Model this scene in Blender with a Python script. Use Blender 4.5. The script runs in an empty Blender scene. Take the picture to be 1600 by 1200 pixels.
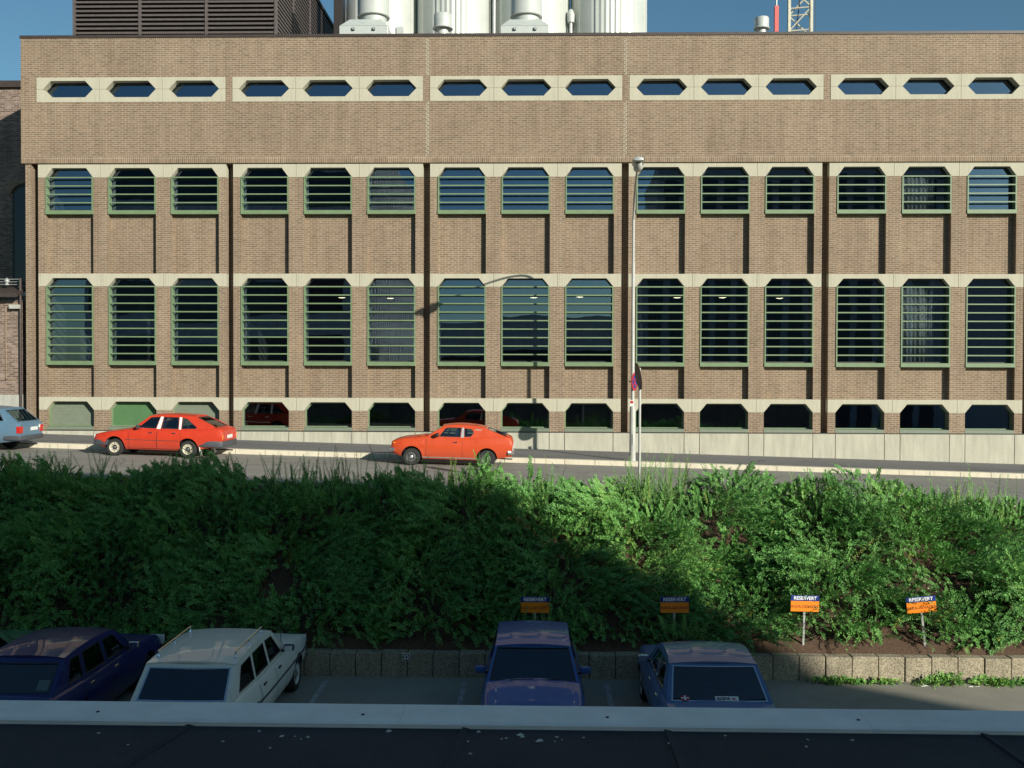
import bpy, bmesh, math, random
import numpy as np
from mathutils import Vector, Matrix
random.seed(7); RNG = np.random.default_rng(11)
S = bpy.context.scene; COL = S.collection
R = math.radians
# ------------------------------------------------------------------ camera, light
CZ = 6.1
cd = bpy.data.cameras.new('camera'); cam = bpy.data.objects.new('camera', cd); COL.objects.link(cam); S.camera = cam
cd.sensor_fit = 'HORIZONTAL'; cd.sensor_width = 36; cd.lens = 36*1555/1600; cd.clip_start = .05; cd.clip_end = 3000
yaw, pitch, roll = R(-1.32), R(.902), R(.158)
Fw = Vector((math.sin(yaw)*math.cos(pitch), math.cos(yaw)*math.cos(pitch), -math.sin(pitch)))
r0 = Vector((math.cos(yaw), -math.sin(yaw), 0)); u0 = r0.cross(Fw)
r1 = r0*math.cos(roll)+u0*math.sin(roll); u1 = -r0*math.sin(roll)+u0*math.cos(roll)
M = Matrix((r1, u1, -Fw)).transposed().to_4x4(); M.translation = (0, 0, CZ); cam.matrix_world = M
SUN_EL, SUN_AZ = 20.0, 42.0                 # azimuth from the facade normal, to the right behind the camera
SD = Vector((math.sin(R(SUN_AZ))*math.cos(R(SUN_EL)), -math.cos(R(SUN_AZ))*math.cos(R(SUN_EL)), math.sin(R(SUN_EL))))
W = bpy.data.worlds.new('World'); S.world = W; W.use_nodes = True
nt = W.node_tree; bg = nt.nodes['Background']; sk = nt.nodes.new('ShaderNodeTexSky')
sk.sky_type = 'NISHITA'; sk.sun_disc = False; sk.sun_elevation = R(SUN_EL); sk.sun_rotation = math.atan2(SD.x, SD.y)
sk.air_density = 1.0; sk.dust_density = .6; sk.ozone_density = 1.5
tm = nt.nodes.new('ShaderNodeMixRGB'); tm.blend_type = 'MULTIPLY'; tm.inputs[0].default_value = 1; tm.inputs[2].default_value = (.76, 1.11, 1.16, 1)
nt.links.new(sk.outputs[0], tm.inputs[1]); nt.links.new(tm.outputs[0], bg.inputs[0]); bg.inputs[1].default_value = .061
sl = bpy.data.lights.new('sun', 'SUN'); so = bpy.data.objects.new('sun', sl); COL.objects.link(so)
sl.energy = 5.0; sl.angle = R(.5); sl.color = (1, .95, .84)
so.rotation_euler = (-SD).to_track_quat('-Z', 'Y').to_euler(); so.location = SD*60
S.view_settings.view_transform = 'Standard'; S.view_settings.look = 'None'; S.view_settings.exposure = .3; S.view_settings.gamma = 1
try: S.cycles.max_bounces = 8; S.cycles.transparent_max_bounces = 12
except Exception: pass

# ------------------------------------------------------------------ materials
MATS = {}
class NG:
    def __init__(s, name):
        s.m = bpy.data.materials.new(name); s.m.use_nodes = True; s.t = s.m.node_tree
        s.b = s.t.nodes['Principled BSDF']; s.out = s.t.nodes['Material Output']; MATS[name] = s.m
    def n(s, kind, **kw):
        x = s.t.nodes.new('ShaderNode'+kind)
        for k, v in kw.items():
            if k[0] == 'i' and k[1:].isdigit(): x.inputs[int(k[1:])].default_value = v
            elif k in x.inputs.keys(): x.inputs[k].default_value = v
            else: setattr(x, k, v)
        return x
    def l(s, a, b): s.t.links.new(a, b)
    def coord(s): return s.n('TexCoord').outputs['Object']
    def ramp(s, src, stops):
        r = s.n('ValToRGB'); e = r.color_ramp.elements
        while len(e) < len(stops): e.new(.5)
        for q, (p, c) in zip(e, stops): q.position = p; q.color = (*c, 1) if len(c) == 3 else c
        s.l(src, r.inputs[0]); return r.outputs[0]
    def noise(s, vec, scale, detail=4, rough=.6):
        t = s.n('TexNoise'); t.inputs['Scale'].default_value = scale; t.inputs['Detail'].default_value = detail; t.inputs['Roughness'].default_value = rough
        s.l(vec, t.inputs['Vector']); return t.outputs[0]
    def mix(s, fac, a, b, mode='MIX'):
        x = s.n('MixRGB', blend_type=mode)
        for k, v in ((0, fac), (1, a), (2, b)):
            if isinstance(v, (int, float)): x.inputs[k].default_value = v
            elif isinstance(v, tuple): x.inputs[k].default_value = (*v, 1)
            else: s.l(v, x.inputs[k])
        return x.outputs[0]
    def bump(s, h, strength=.3, dist=.01):
        x = s.n('Bump'); x.inputs['Strength'].default_value = strength; x.inputs['Distance'].default_value = dist
        s.l(h, x.inputs['Height']); s.l(x.outputs[0], s.b.inputs['Normal'])

def plain(name, col, rough=.6, metal=0, var=.12, scale=6, coat=0, bumpy=0, spec=.5, fine=None):
    g = NG(name); v = g.coord(); f = g.noise(v, scale)
    lo = tuple(c*(1-var) for c in col); hi = tuple(min(1, c*(1+var)) for c in col)
    c = g.ramp(f, [(.3, lo), (.7, hi)])
    if fine: 
        f2 = g.noise(v, fine[0], 3); c = g.mix(fine[1], c, g.ramp(f2, [(.35, tuple(x*.35 for x in col)), (.65, tuple(min(1, x*1.7) for x in col))]))
    g.l(c, g.b.inputs['Base Color']); g.b.inputs['Roughness'].default_value = rough; g.b.inputs['Metallic'].default_value = metal
    g.b.inputs['Coat Weight'].default_value = coat; g.b.inputs['Coat Roughness'].default_value = .06; g.b.inputs['Specular IOR Level'].default_value = spec
    if bumpy: g.bump(g.noise(v, bumpy), .35, .01)
    return g.m

def brick(name, c1, c2, mortar, bw=.24, bh=.0767, ms=.012, soldier=False, stain=True, big=(.35, .3)):
    g = NG(name); v = g.coord(); sp = g.n('SeparateXYZ'); g.l(v, sp.inputs[0])
    ad = g.n('Math', operation='ADD'); g.l(sp.outputs[0], ad.inputs[0]); g.l(sp.outputs[1], ad.inputs[1])
    cb = g.n('CombineXYZ'); g.l(ad.outputs[0], cb.inputs[0 if not soldier else 1]); g.l(sp.outputs[2], cb.inputs[1 if not soldier else 0])
    def bt(a, b, mo):
        t = g.n('TexBrick'); t.inputs['Scale'].default_value = 1; t.inputs['Brick Width'].default_value = bw; t.inputs['Row Height'].default_value = bh
        t.inputs['Mortar Size'].default_value = ms; t.inputs['Mortar Smooth'].default_value = .25; t.inputs['Bias'].default_value = -.1
        t.offset = 0 if soldier else .5
        t.inputs['Color1'].default_value = (*a, 1); t.inputs['Color2'].default_value = (*b, 1); t.inputs['Mortar'].default_value = (*mo, 1)
        g.l(cb.outputs[0], t.inputs[0]); return t
    t = bt(c1, c2, mortar); t2 = bt((.62, .6, .6), (1.3, 1.25, 1.2), (1, 1, 1))
    t2.inputs['Bias'].default_value = 0
    c = g.mix(.75, t.outputs[0], t2.outputs[0], 'MULTIPLY')
    n1 = g.noise(cb.outputs[0], .35, 5); c = g.mix(big[0], c, g.ramp(n1, [(.3, (.72, .68, .66)), (.7, (1.3, 1.27, 1.2))]), 'MULTIPLY')
    n3 = g.noise(cb.outputs[0], 9, 3); c = g.mix(.5, c, g.ramp(n3, [(.3, (.75, .75, .75)), (.7, (1.25, 1.25, 1.25))]), 'MULTIPLY')
    m4 = g.n('Mapping'); m4.inputs['Scale'].default_value = (1.6, .16, 1) if not soldier else (.16, 1.6, 1); g.l(cb.outputs[0], m4.inputs[0])
    c = g.mix(.8, c, g.ramp(g.noise(m4.outputs[0], 1.5, 5, .65), [(.35, (.84, .82, .80)), (.6, (1.06, 1.06, 1.06))]), 'MULTIPLY')
    if stain:
        mp = g.n('Mapping'); mp.inputs['Scale'].default_value = (.5, 1.6, 1); g.l(cb.outputs[0], mp.inputs[0])
        n2 = g.noise(mp.outputs[0], 1.3, 6, .7); f = g.ramp(n2, [(.66, (0, 0, 0)), (.78, (.4, .4, .4))])
        c = g.mix(f, c, (.35, .3, .25))
    g.l(c, g.b.inputs['Base Color']); g.b.inputs['Roughness'].default_value = .85; g.b.inputs['Specular IOR Level'].default_value = .25
    iv = g.n('Math', operation='SUBTRACT'); iv.inputs[0].default_value = 1; g.l(t.outputs[1], iv.inputs[1]); g.bump(iv.outputs[0], .35, .006)
    return g.m

brick('brick_main', (.245, .172, .114), (.192, .136, .094), (.32, .285, .22))
brick('brick_soldier', (.235, .17, .11), (.20, .142, .095), (.35, .30, .235), soldier=True, bw=.24, bh=.0767, stain=False)
brick('brick_old', (.17, .115, .09), (.25, .19, .16), (.28, .25, .22), big=(.6, .3))
def concrete(name, col, speck=.0, streak=.25):
    g = NG(name); v = g.coord(); mp = g.n('Mapping'); mp.inputs['Scale'].default_value = (2.2, 2.2, .45); g.l(v, mp.inputs[0])
    c = g.ramp(g.noise(mp.outputs[0], 1.4, 6, .65), [(.32, tuple(x*(1-streak) for x in col)), (.62, col)])
    c = g.mix(.35, c, g.ramp(g.noise(v, 38, 3), [(.3, (.7, .7, .7)), (.7, (1.25, 1.25, 1.25))]), 'MULTIPLY')
    m2 = g.n('Mapping'); m2.inputs['Scale'].default_value = (7, 7, .35); g.l(v, m2.inputs[0])
    c = g.mix(g.ramp(g.noise(m2.outputs[0], 1.6, 4, .6), [(.56, (0, 0, 0)), (.74, (.5, .5, .5))]), c, tuple(x*.55 for x in col))
    if speck:
        vo = g.n('TexVoronoi'); vo.inputs['Scale'].default_value = 60; g.l(v, vo.inputs[0])
        bw = g.n('RGBToBW'); g.l(vo.outputs['Color'], bw.inputs[0])
        c = g.mix(speck, c, g.ramp(bw.outputs[0], [(.25, (.35, .32, .28)), (.75, (1.25, 1.2, 1.05))]), 'MULTIPLY')
    g.l(c, g.b.inputs['Base Color']); g.b.inputs['Roughness'].default_value = .9; g.b.inputs['Specular IOR Level'].default_value = .2
    g.bump(g.noise(v, 45, 4), .25, .006); return g.m
concrete('concrete_cream', (.47, .445, .345), streak=.1)
concrete('concrete_plinth', (.47, .455, .365), streak=.22)
concrete('concrete_tower', (.78, .78, .72))
concrete('aggregate_block', (.40, .36, .28), speck=.75)
concrete('kerb_stone', (.62, .57, .44), streak=.15)
concrete('stone_grey', (.45, .45, .40))
plain('green_paint', (.155, .225, .12), .5, var=.1, scale=3)
plain('green_board', (.072, .165, .066), .6, var=.1, scale=2)
plain('shutter_grey_green', (.17, .20, .145), .55, var=.08)
plain('dark_frame', (.03, .035, .03), .5)
plain('interior_dark', (.07, .07, .07), .9)
plain('interior_wall', (.2, .21, .22), .9)
plain('coping_metal', (.05, .037, .032), .5, var=.2)
plain('louvre_brown', (.095, .078, .073), .55, var=.15)
plain('louvre_dark', (.02, .016, .016), .8)
plain('tank_metal', (.50, .52, .48), .45, metal=.15, var=.06, scale=1.2)
plain('duct_white', (.46, .49, .46), .5, metal=.1, var=.06)
plain('crane_cream', (.5, .47, .36), .5)
plain('red_oxide', (.55, .10, .09), .5)
plain('pale_metal', (.52, .53, .50), .4, metal=.5, var=.08)
plain('pole_paint', (.40, .40, .36), .5, var=.12, scale=3)
plain('lamp_glass', (.55, .57, .53), .25)
plain('rubber', (.022, .022, .022), .75, var=.25)
plain('black_trim', (.02, .02, .022), .45)
plain('bumper_grey', (.055, .06, .068), .55)
plain('chrome', (.75, .76, .78), .15, metal=1, var=.04)
plain('wheel_silver', (.62, .57, .44), .4, metal=.2)
plain('wheel_dark', (.12, .12, .12), .45, metal=.4)
plain('seat_blue', (.05, .06, .11), .8)
plain('seat_dark', (.03, .03, .035), .8)
plain('seat_tan', (.25, .2, .14), .8)
plain('lens_red', (.5, .02, .015), .2); plain('lens_amber', (.75, .22, .02), .2); plain('lens_clear', (.6, .62, .6), .12)
plain('plate_white', (.7, .7, .66), .45); plain('text_black', (.02, .02, .02), .6); plain('text_white', (.8, .8, .78), .5, var=.03)
plain('sign_blue', (.012, .03, .2), .4, var=.06); plain('sign_orange', (.82, .23, .012), .4, var=.06); plain('sign_red', (.42, .02, .02), .4, var=.06)
plain('sign_back', (.16, .10, .075), .6, var=.3, scale=8); plain('text_brown', (.30, .075, .01), .6)
plain('paper', (.75, .75, .7), .7); plain('paper_blue', (.08, .16, .5), .6); plain('debris', (.62, .6, .52), .8)
def car_paint(nm, c, rg, ct):
    g = NG(nm); v = g.coord(); sp = g.n('SeparateXYZ'); g.l(v, sp.inputs[0])
    n1 = g.noise(v, 3, 5, .7); base = g.ramp(n1, [(.3, tuple(x*.93 for x in c)), (.7, tuple(min(1, x*1.06) for x in c))])
    mr = g.n('MapRange'); mr.inputs['From Min'].default_value = .22; mr.inputs['From Max'].default_value = .62; mr.inputs['To Min'].default_value = .75; mr.inputs['To Max'].default_value = .0; g.l(sp.outputs[2], mr.inputs[0])
    d = g.n('Math', operation='MULTIPLY'); g.l(mr.outputs[0], d.inputs[0]); g.l(n1, d.inputs[1])
    dust = tuple(.6*x+.4*y for x, y in zip(c, (.22, .19, .15)))
    g.l(g.mix(d.outputs[0], base, dust), g.b.inputs['Base Color'])
    rr = g.n('MapRange'); rr.inputs['To Min'].default_value = rg+.05; rr.inputs['To Max'].default_value = rg+.25; g.b.inputs['Specular IOR Level'].default_value = .3; g.l(g.noise(v, 9, 4), rr.inputs[0]); g.l(rr.outputs[0], g.b.inputs['Roughness'])
    g.b.inputs['Coat Weight'].default_value = ct; g.b.inputs['Coat Roughness'].default_value = .025
for nm, c, rg, ct in (('paint_red', (.50, .036, .011), .38, .45), ('paint_orange', (.52, .06, .013), .38, .45), ('paint_steel_blue', (.09, .17, .24), .35, .5),
                  ('paint_cream', (.76, .73, .63), .35, .6), ('paint_navy', (.012, .018, .11), .3, .6), ('paint_blue', (.035, .095, .30), .3, .6),
                  ('paint_blue_grey', (.075, .15, .30), .3, .6), ('paint_green', (.07, .19, .085), .35, .6)):
    car_paint(nm, c, rg, ct)
def asphalt(name, col, sx, crack):
    g = NG(name); v = g.coord(); mp = g.n('Mapping'); mp.inputs['Scale'].default_value = (sx, 1, 1); g.l(v, mp.inputs[0])
    c = g.ramp(g.noise(mp.outputs[0], .9, 6, .65), [(.3, tuple(x*.78 for x in col)), (.5, col), (.72, tuple(x*1.2 for x in col))])
    c = g.mix(.35, c, g.ramp(g.noise(v, 55, 3), [(.35, tuple(x*.45 for x in col)), (.65, tuple(x*1.6 for x in col))]))
    c = g.mix(g.ramp(g.noise(v, 1.1, 2, .4), [(.66, (0, 0, 0)), (.68, (.35, .35, .35))]), c, tuple(x*.55 for x in col))
    vo = g.n('TexVoronoi', feature='DISTANCE_TO_EDGE'); vo.inputs['Scale'].default_value = .32
    wv = g.n('VectorMath', operation='ADD'); sc = g.n('TexNoise'); sc.inputs['Scale'].default_value = 1.2; g.l(v, sc.inputs['Vector']); g.l(v, wv.inputs[0]); g.l(sc.outputs['Color'], wv.inputs[1]); g.l(wv.outputs[0], vo.inputs['Vector'])
    c = g.mix(g.ramp(vo.outputs['Distance'], [(.003, (crack,)*3), (.007, (0, 0, 0))]), c, tuple(x*.3 for x in col))
    g.l(c, g.b.inputs['Base Color']); g.b.inputs['Roughness'].default_value = .85; g.b.inputs['Specular IOR Level'].default_value = .3
    g.bump(g.noise(v, 70, 4), .35, .01)
asphalt('asphalt_road', (.245, .235, .205), .12, .7); asphalt('asphalt_walk', (.165, .16, .155), .25, .5)
plain('asphalt_lot', (.27, .255, .205), .88, var=.2, scale=.7, bumpy=60, fine=(45, .3), spec=.3)
plain('line_paint', (.34, .34, .32), .8, var=.35, scale=5)
plain('mulch', (.085, .05, .03), .95, var=.5, scale=16, bumpy=25, fine=(40, .5))
plain('ground_far', (.12, .12, .09), .95)
plain('roof_felt', (.03, .031, .036), .8, var=.3, scale=1.5, bumpy=90, fine=(120, .3), spec=.3)
plain('roof_gravel', (.2, .19, .17), .9)
plain('bark', (.07, .045, .03), .9)
plain('glazing_dark', (.02, .03, .045), .12); plain('tower_grey', (.38, .39, .4), .7)
# flashing: weathered galvanised sheet
g = NG('flashing_metal'); v = g.coord(); c = g.ramp(g.noise(v, 5, 6, .7), [(.3, (.76, .73, .66)), (.7, (.9, .87, .79))])
c = g.mix(g.ramp(g.noise(v, 40, 4, .8), [(.62, (0, 0, 0)), (.76, (.55, .55, .55))]), c, (.35, .35, .34))
g.l(c, g.b.inputs['Base Color']); g.b.inputs['Roughness'].default_value = .7; g.b.inputs['Metallic'].default_value = .0
# building glass: part mirror, part tinted see-through
def glass(name, refl, tint, rough=0, wob=.0, gt=(.8, .9, 1)):
    g = NG(name); g.t.nodes.remove(g.b)
    gl = g.n('BsdfGlossy'); gl.inputs['Color'].default_value = (*gt, 1); gl.inputs['Roughness'].default_value = rough
    tr = g.n('BsdfTransparent'); tr.inputs[0].default_value = (*tint, 1)
    mx = g.n('MixShader'); fr = g.n('LayerWeight'); fr.inputs['Blend'].default_value = .25
    ad = g.n('Math', operation='MULTIPLY_ADD'); ad.inputs[1].default_value = 1-refl; ad.inputs[2].default_value = refl; ad.use_clamp = True
    g.l(fr.outputs['Fresnel'], ad.inputs[0]); g.l(ad.outputs[0], mx.inputs[0]); g.l(tr.outputs[0], mx.inputs[1]); g.l(gl.outputs[0], mx.inputs[2])
    if wob:
        b = g.n('Bump'); b.inputs['Strength'].default_value = wob; b.inputs['Distance'].default_value = .02
        g.l(g.noise(g.coord(), .9, 1), b.inputs['Height']); g.l(b.outputs[0], gl.inputs['Normal'])
    g.l(mx.outputs[0], g.out.inputs[0]); return g.m
glass('glass_facade', .23, (.36, .42, .45), wob=.12, gt=(.56, .72, .98))
glass('glass_car', .10, (.45, .5, .48), gt=(.9, .95, 1)); glass('glass_car_dark', .09, (.2, .22, .24))
def emit(name, col, st):
    g = NG(name); g.b.inputs['Emission Color'].default_value = (*col, 1); g.b.inputs['Emission Strength'].default_value = st; g.b.inputs['Base Color'].default_value = (.8, .8, .7, 1)
emit('lamp_lit', (1, .82, .5), 5.0); emit('reflection_glow', (.9, 1, .9), 2.5)  # first is for the pendant lamps, second imitates reflections in the glass
# leaves: tint comes from a per-sprig attribute (kind of leaf, not light)
g = NG('leaf'); at = g.n('Attribute', attribute_name='tint')
c = g.ramp(at.outputs['Fac'], [(0, (.075, .21, .055)), (.5, (.165, .39, .09)), (.85, (.30, .48, .10)), (1, (.28, .29, .06))])
g.l(c, g.b.inputs['Base Color']); g.b.inputs['Roughness'].default_value = .5; g.b.inputs['Specular IOR Level'].default_value = .35
tl = g.n('BsdfTranslucent'); g.l(c, tl.inputs[0]); mx = g.n('MixShader'); mx.inputs[0].default_value = .16
g.l(g.b.outputs[0], mx.inputs[1]); g.l(tl.outputs[0], mx.inputs[2]); g.l(mx.outputs[0], g.out.inputs[0])

# ------------------------------------------------------------------ mesh helpers
class MB:
    def __init__(s, off=(0, 0, 0)): s.v = []; s.f = []; s.mi = []; s.o = off; s.k = 0
    def add(s, vs, fs):
        b = len(s.v); o = s.o
        s.v += [(x-o[0], y-o[1], z-o[2]) for x, y, z in vs]
        for f in fs: s.f.append([b+i for i in f]); s.mi.append(s.k)
        return s
    def mat(s, k): s.k = k; return s
    def box(s, x0, x1, y0, y1, z0, z1):
        return s.add([(x, y, z) for z in (z0, z1) for y in (y0, y1) for x in (x0, x1)],
                     [(0, 2, 3, 1), (4, 5, 7, 6), (0, 1, 5, 4), (2, 6, 7, 3), (0, 4, 6, 2), (1, 3, 7, 5)])
    def prism(s, poly, a, b, ax='y'):            # poly in the two other axes, extruded a..b
        n = len(poly)
        def P(p, t): return {'y': (p[0], t, p[1]), 'x': (t, p[0], p[1]), 'z': (p[0], p[1], t)}[ax]
        vs = [P(p, a) for p in poly]+[P(p, b) for p in poly]
        return s.add(vs, [list(range(n)), list(range(2*n-1, n-1, -1))]+[(i, n+i, n+(i+1) % n, (i+1) % n) for i in range(n)])
    def tube(s, pts, r, n=8, cap=True):
        pts = [Vector(p) for p in pts]; rs = r if isinstance(r, (list, tuple)) else [r]*len(pts)
        vs = []; up = None
        for i, p in enumerate(pts):
            d = (pts[min(i+1, len(pts)-1)]-pts[max(i-1, 0)]).normalized()
            if up is None: up = d.orthogonal().normalized()
            up = (up-d*up.dot(d)).normalized(); sd = d.cross(up)
            vs += [tuple(p+(up*math.cos(2*math.pi*k/n)+sd*math.sin(2*math.pi*k/n))*rs[i]) for k in range(n)]
        fs = [(i*n+k, i*n+(k+1) % n, (i+1)*n+(k+1) % n, (i+1)*n+k) for i in range(len(pts)-1) for k in range(n)]
        if cap: fs += [list(range(n))[::-1], [(len(pts)-1)*n+k for k in range(n)]]
        return s.add(vs, fs)
    def lathe(s, prof, c=(0, 0, 0), ax='z', n=24):   # prof (r, h)
        vs = []
        for r, h in prof:
            for k in range(n):
                a = 2*math.pi*k/n; p, q = r*math.cos(a), r*math.sin(a)
                vs.append({'z': (c[0]+p, c[1]+q, c[2]+h), 'y': (c[0]+p, c[1]+h, c[2]+q), 'x': (c[0]+h, c[1]+p, c[2]+q)}[ax])
        m = len(prof); fs = [(i*n+k, i*n+(k+1) % n, (i+1)*n+(k+1) % n, (i+1)*n+k) for i in range(m-1) for k in range(n)]
        if prof[0][0] > 1e-6: fs.append(list(range(n))[::-1])
        if prof[-1][0] > 1e-6: fs.append([(m-1)*n+k for k in range(n)])
        return s.add(vs, fs)
    def mesh(s, name, mats, smooth=0):
        m = bpy.data.meshes.new(name); m.from_pydata(s.v, [], s.f)
        for x in (mats if isinstance(mats, (list, tuple)) else [mats]): m.materials.append(MATS[x])
        m.polygons.foreach_set('material_index', s.mi)
        bm = bmesh.new(); bm.from_mesh(m); bmesh.ops.recalc_face_normals(bm, faces=bm.faces); bm.to_mesh(m); bm.free()
        if smooth:
            m.polygons.foreach_set('use_smooth', [True]*len(m.polygons)); m.set_sharp_from_angle(angle=R(smooth))
        return m
    def build(s, name, mats, parent=None, loc=(0, 0, 0), smooth=0):
        return link(name, s.mesh(name, mats, smooth), parent, loc)
def link(name, me, parent=None, loc=(0, 0, 0)):
    o = bpy.data.objects.new(name, me); COL.objects.link(o); o.location = loc
    if parent is not None: o.parent = parent
    return o
def bevel(o, w=.01, seg=2, ang=35):
    b = o.modifiers.new('bevel', 'BEVEL'); b.width = w; b.segments = seg; b.limit_method = 'ANGLE'; b.angle_limit = R(ang); return o
def tag(o, label=None, cat=None, group=None, kind=None):
    if label: o['label'] = label
    if cat: o['category'] = cat
    if group: o['group'] = group
    if kind: o['kind'] = kind
    return o
def empty(name, loc, label, cat, group=None, rz=0):
    o = bpy.data.objects.new(name, None); COL.objects.link(o); o.location = loc; o.rotation_euler = (0, 0, rz); o.empty_display_size = .2
    return tag(o, label, cat, group)
def copy_tree(o, parent=None):
    c = o.copy(); COL.objects.link(c); c.parent = parent
    for ch in list(o.children): copy_tree(ch, c)
    return c
def text(txt, size, mat, parent, loc, rot=(R(90), 0, 0), name='lettering', ext=.002, sx=1, bold=0):
    c = bpy.data.curves.new('t', 'FONT'); c.body = txt; c.size = size; c.align_x = 'CENTER'; c.align_y = 'CENTER'; c.extrude = ext; c.offset = bold
    t = bpy.data.objects.new('t', c); COL.objects.link(t); dg = bpy.context.evaluated_depsgraph_get(); dg.update()
    me = bpy.data.meshes.new_from_object(t.evaluated_get(dg)); bpy.data.objects.remove(t)
    me.materials.clear(); me.materials.append(MATS[mat]); o = link(name, me, parent, loc); o.rotation_euler = rot; o.scale = (sx, 1, 1); return o

# ------------------------------------------------------------------ ground levels
SL = -.0265
def street(x): return 3.10+SL*x            # pavement level along the facade
KERB_Y, NEAR_Y, RD = 33.0, 24.9, .15
def sheet(name, x0, x1, y0, y1, dz, mat, nx=24, ny=6, thick=0):
    b = MB(); vs = []; fs = []
    for j in range(ny+1):
        for i in range(nx+1):
            x = x0+(x1-x0)*i/nx; y = y0+(y1-y0)*j/ny; vs.append((x, y, street(x)+dz))
    for j in range(ny):
        for i in range(nx): a = j*(nx+1)+i; fs.append((a, a+1, a+nx+2, a+nx+1))
    return tag(b.add(vs, fs).build(name, mat), kind='structure')
b = MB(); b.add([(-900, -900, -.6), (900, -900, -.6), (900, 1500, -.6), (-900, 1500, -.6)], [(0, 1, 2, 3)])
tag(b.build('ground', 'ground_far'), kind='structure')
b = MB(); b.add([(-60, -12, 0), (60, -12, 0), (60, 19.56, 0), (-60, 19.56, 0)], [(0, 1, 2, 3)])
tag(b.build('parking_lot', 'asphalt_lot'), kind='structure')
sheet('road', -60, 60, NEAR_Y, KERB_Y, -RD, 'asphalt_road')
sheet('pavement', -60, 60, KERB_Y+.30, 42, 0, 'asphalt_walk')
def kerb(y0, y1, name):
    b = MB(); x = -40.
    while x < 40:
        x2 = x+.99
        dz = 0
        b.add([(X, y, street(X)+z) for X in (x+.006, x2) for y, z in ((y0, -.4), (y1, -.4), (y1, .006+dz), (y0+.02, .006+dz), (y0, -.015+dz))],
              [(0, 1, 2, 3, 4), (9, 8, 7, 6, 5), (0, 4, 9, 5), (4, 3, 8, 9), (3, 2, 7, 8), (2, 1, 6, 7), (1, 0, 5, 6)]); x += 1
    return tag(b.build(name, 'kerb_stone'), kind='structure')
kerb(KERB_Y, KERB_Y+.32, 'kerb'); kerb(NEAR_Y-.16, NEAR_Y+.01, 'near_kerb')
# bay line marks in the lot, worn
b = MB()
for x in (-9.45, -6.75, -4.05, -1.35, 1.4, 4.2): b.box(x-.05, x+.05, 14.6, 19.2, -.05, .005)
tag(b.build('bay_lines', 'line_paint'), kind='structure')

# ------------------------------------------------------------------ the brick building
X0, BW, GR, UN = -18.65, 7.365, .254, 2.37
PW = BW-GR; XE = X0+5*BW
Z = {k: v+CZ for k, v in dict(par=12.20, r1t=10.81, r1b=9.89, hx=10.37, ht=10.68, hb=10.07, r2t=7.62, r2b=7.10, s2t=5.87, s2b=5.73, r3t=3.51, r3b=3.03, s3t=.227, s3b=.085,
                              r4t=-1.12, r4b=-1.60, s4t=-2.235, bt=-2.36).items()}
FY = 37.0
O = (0, FY, 3.1)
bld = empty('brick_building', O, 'long brick industrial building with rows of green-louvred windows across the street', 'building')
w = MB(O); sd = MB(O); UY = FY-.06
# upper block
XL, XR = X0-.60, XE+.60
SO = .245
w.box(XL, XR, UY, FY+.5, Z['r2t']+SO, Z['r1b']); w.box(XL, XR, UY, FY+.5, Z['r1t'], Z['par'])
xs = [XL]+[q for k in range(5) for q in (X0+k*BW, X0+k*BW+PW)]+[XR]
for i in range(0, len(xs), 2): w.box(xs[i], xs[i+1], UY, FY+.5, Z['r1b'], Z['r1t'])
sd.box(XL, XR, UY-.008, FY+.5, Z['r2t'], Z['r2t']+SO)
sd.box(XL, XR, UY-.004, FY+.5, Z['par']-.24+.24, Z['par']+.07)
BF = FY+.012; BB = FY+.5; RC = FY+.23; WW = 1.80; HP = (UN-WW)/2
zb0 = 1.8
w.box(XL+.12, XL+.35, BF, BB, zb0, Z['r2t']); w.box(XE-GR+GR+.0, XR-.12, BF, BB, zb0, Z['r2t'])
for k in range(6):      # recessed slots between the bays
    w.box(X0+k*BW-GR-.02, X0+k*BW+.02, FY+.42, BB+.02, zb0, Z['r2t'])
cells = []
for k in range(5):
    x = X0+k*BW
    for i in range(4):
        a = x+i*UN-HP if i else x; c = x+i*UN+HP if i < 3 else x+PW
        for t, u in (('r2b', 'r3t'), ('r3b', 'r4t'), ('r4b', 'bt')): w.box(a, c, BF, BB, Z[u], Z[t])
    for i in range(3):
        xc = x+(i+.5)*UN; cells.append((k, i, xc)); a, c = xc-WW/2, xc+WW/2
        w.box(a, c, RC, BB, Z['r3t'], Z['s2b']-.13); sd.box(a, c, RC-.003, BB, Z['s2b']-.13, Z['s2b'])
        w.box(a, c, RC, BB, Z['r4t'], Z['s3b']-.13); sd.box(a, c, RC-.003, BB, Z['s3b']-.13, Z['s3b'])
# flanks and back of the building
w.box(XL, XL+.4, FY+.5, FY+24, 0, Z['par']); w.box(XR-.4, XR, FY+.5, FY+24, 0, Z['par']); w.box(XL+.4, XR-.4, FY+23.6, FY+24, 0, Z['par'])
w.build('wall', 'brick_main', bld); sd.build('soldier_course', 'brick_soldier', bld)
MB(O).box(XL-.03, XR+.03, UY-.035, FY+.55, Z['par']+.07, Z['par']+.17).build('coping', 'coping_metal', bld)
MB(O).box(XL+.4, XR-.4, FY+.5, FY+23.6, Z['par']-.55, Z['par']-.4).build('roof', 'roof_gravel', bld)
# toothed pale movement joints
b = MB(O)
for k in (2, 3):
    x = X0+k*BW-GR/2+(.03 if k == 2 else -.02); z = Z['r2t']+SO; n = 0
    while z < Z['par']:
        if not (Z['r1b']-.05 < z < Z['r1t']): 
            d = .045 if n % 2 else -.045
            b.box(x+d-.012, x+d+.012, UY-.004, UY+.02, z, z+.0767); b.box(x-.05, x+.05, UY-.0035, UY+.02, z-.008, z+.006)
        z += .0767; n += 1
b.build('movement_joint', 'concrete_cream', bld)
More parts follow.
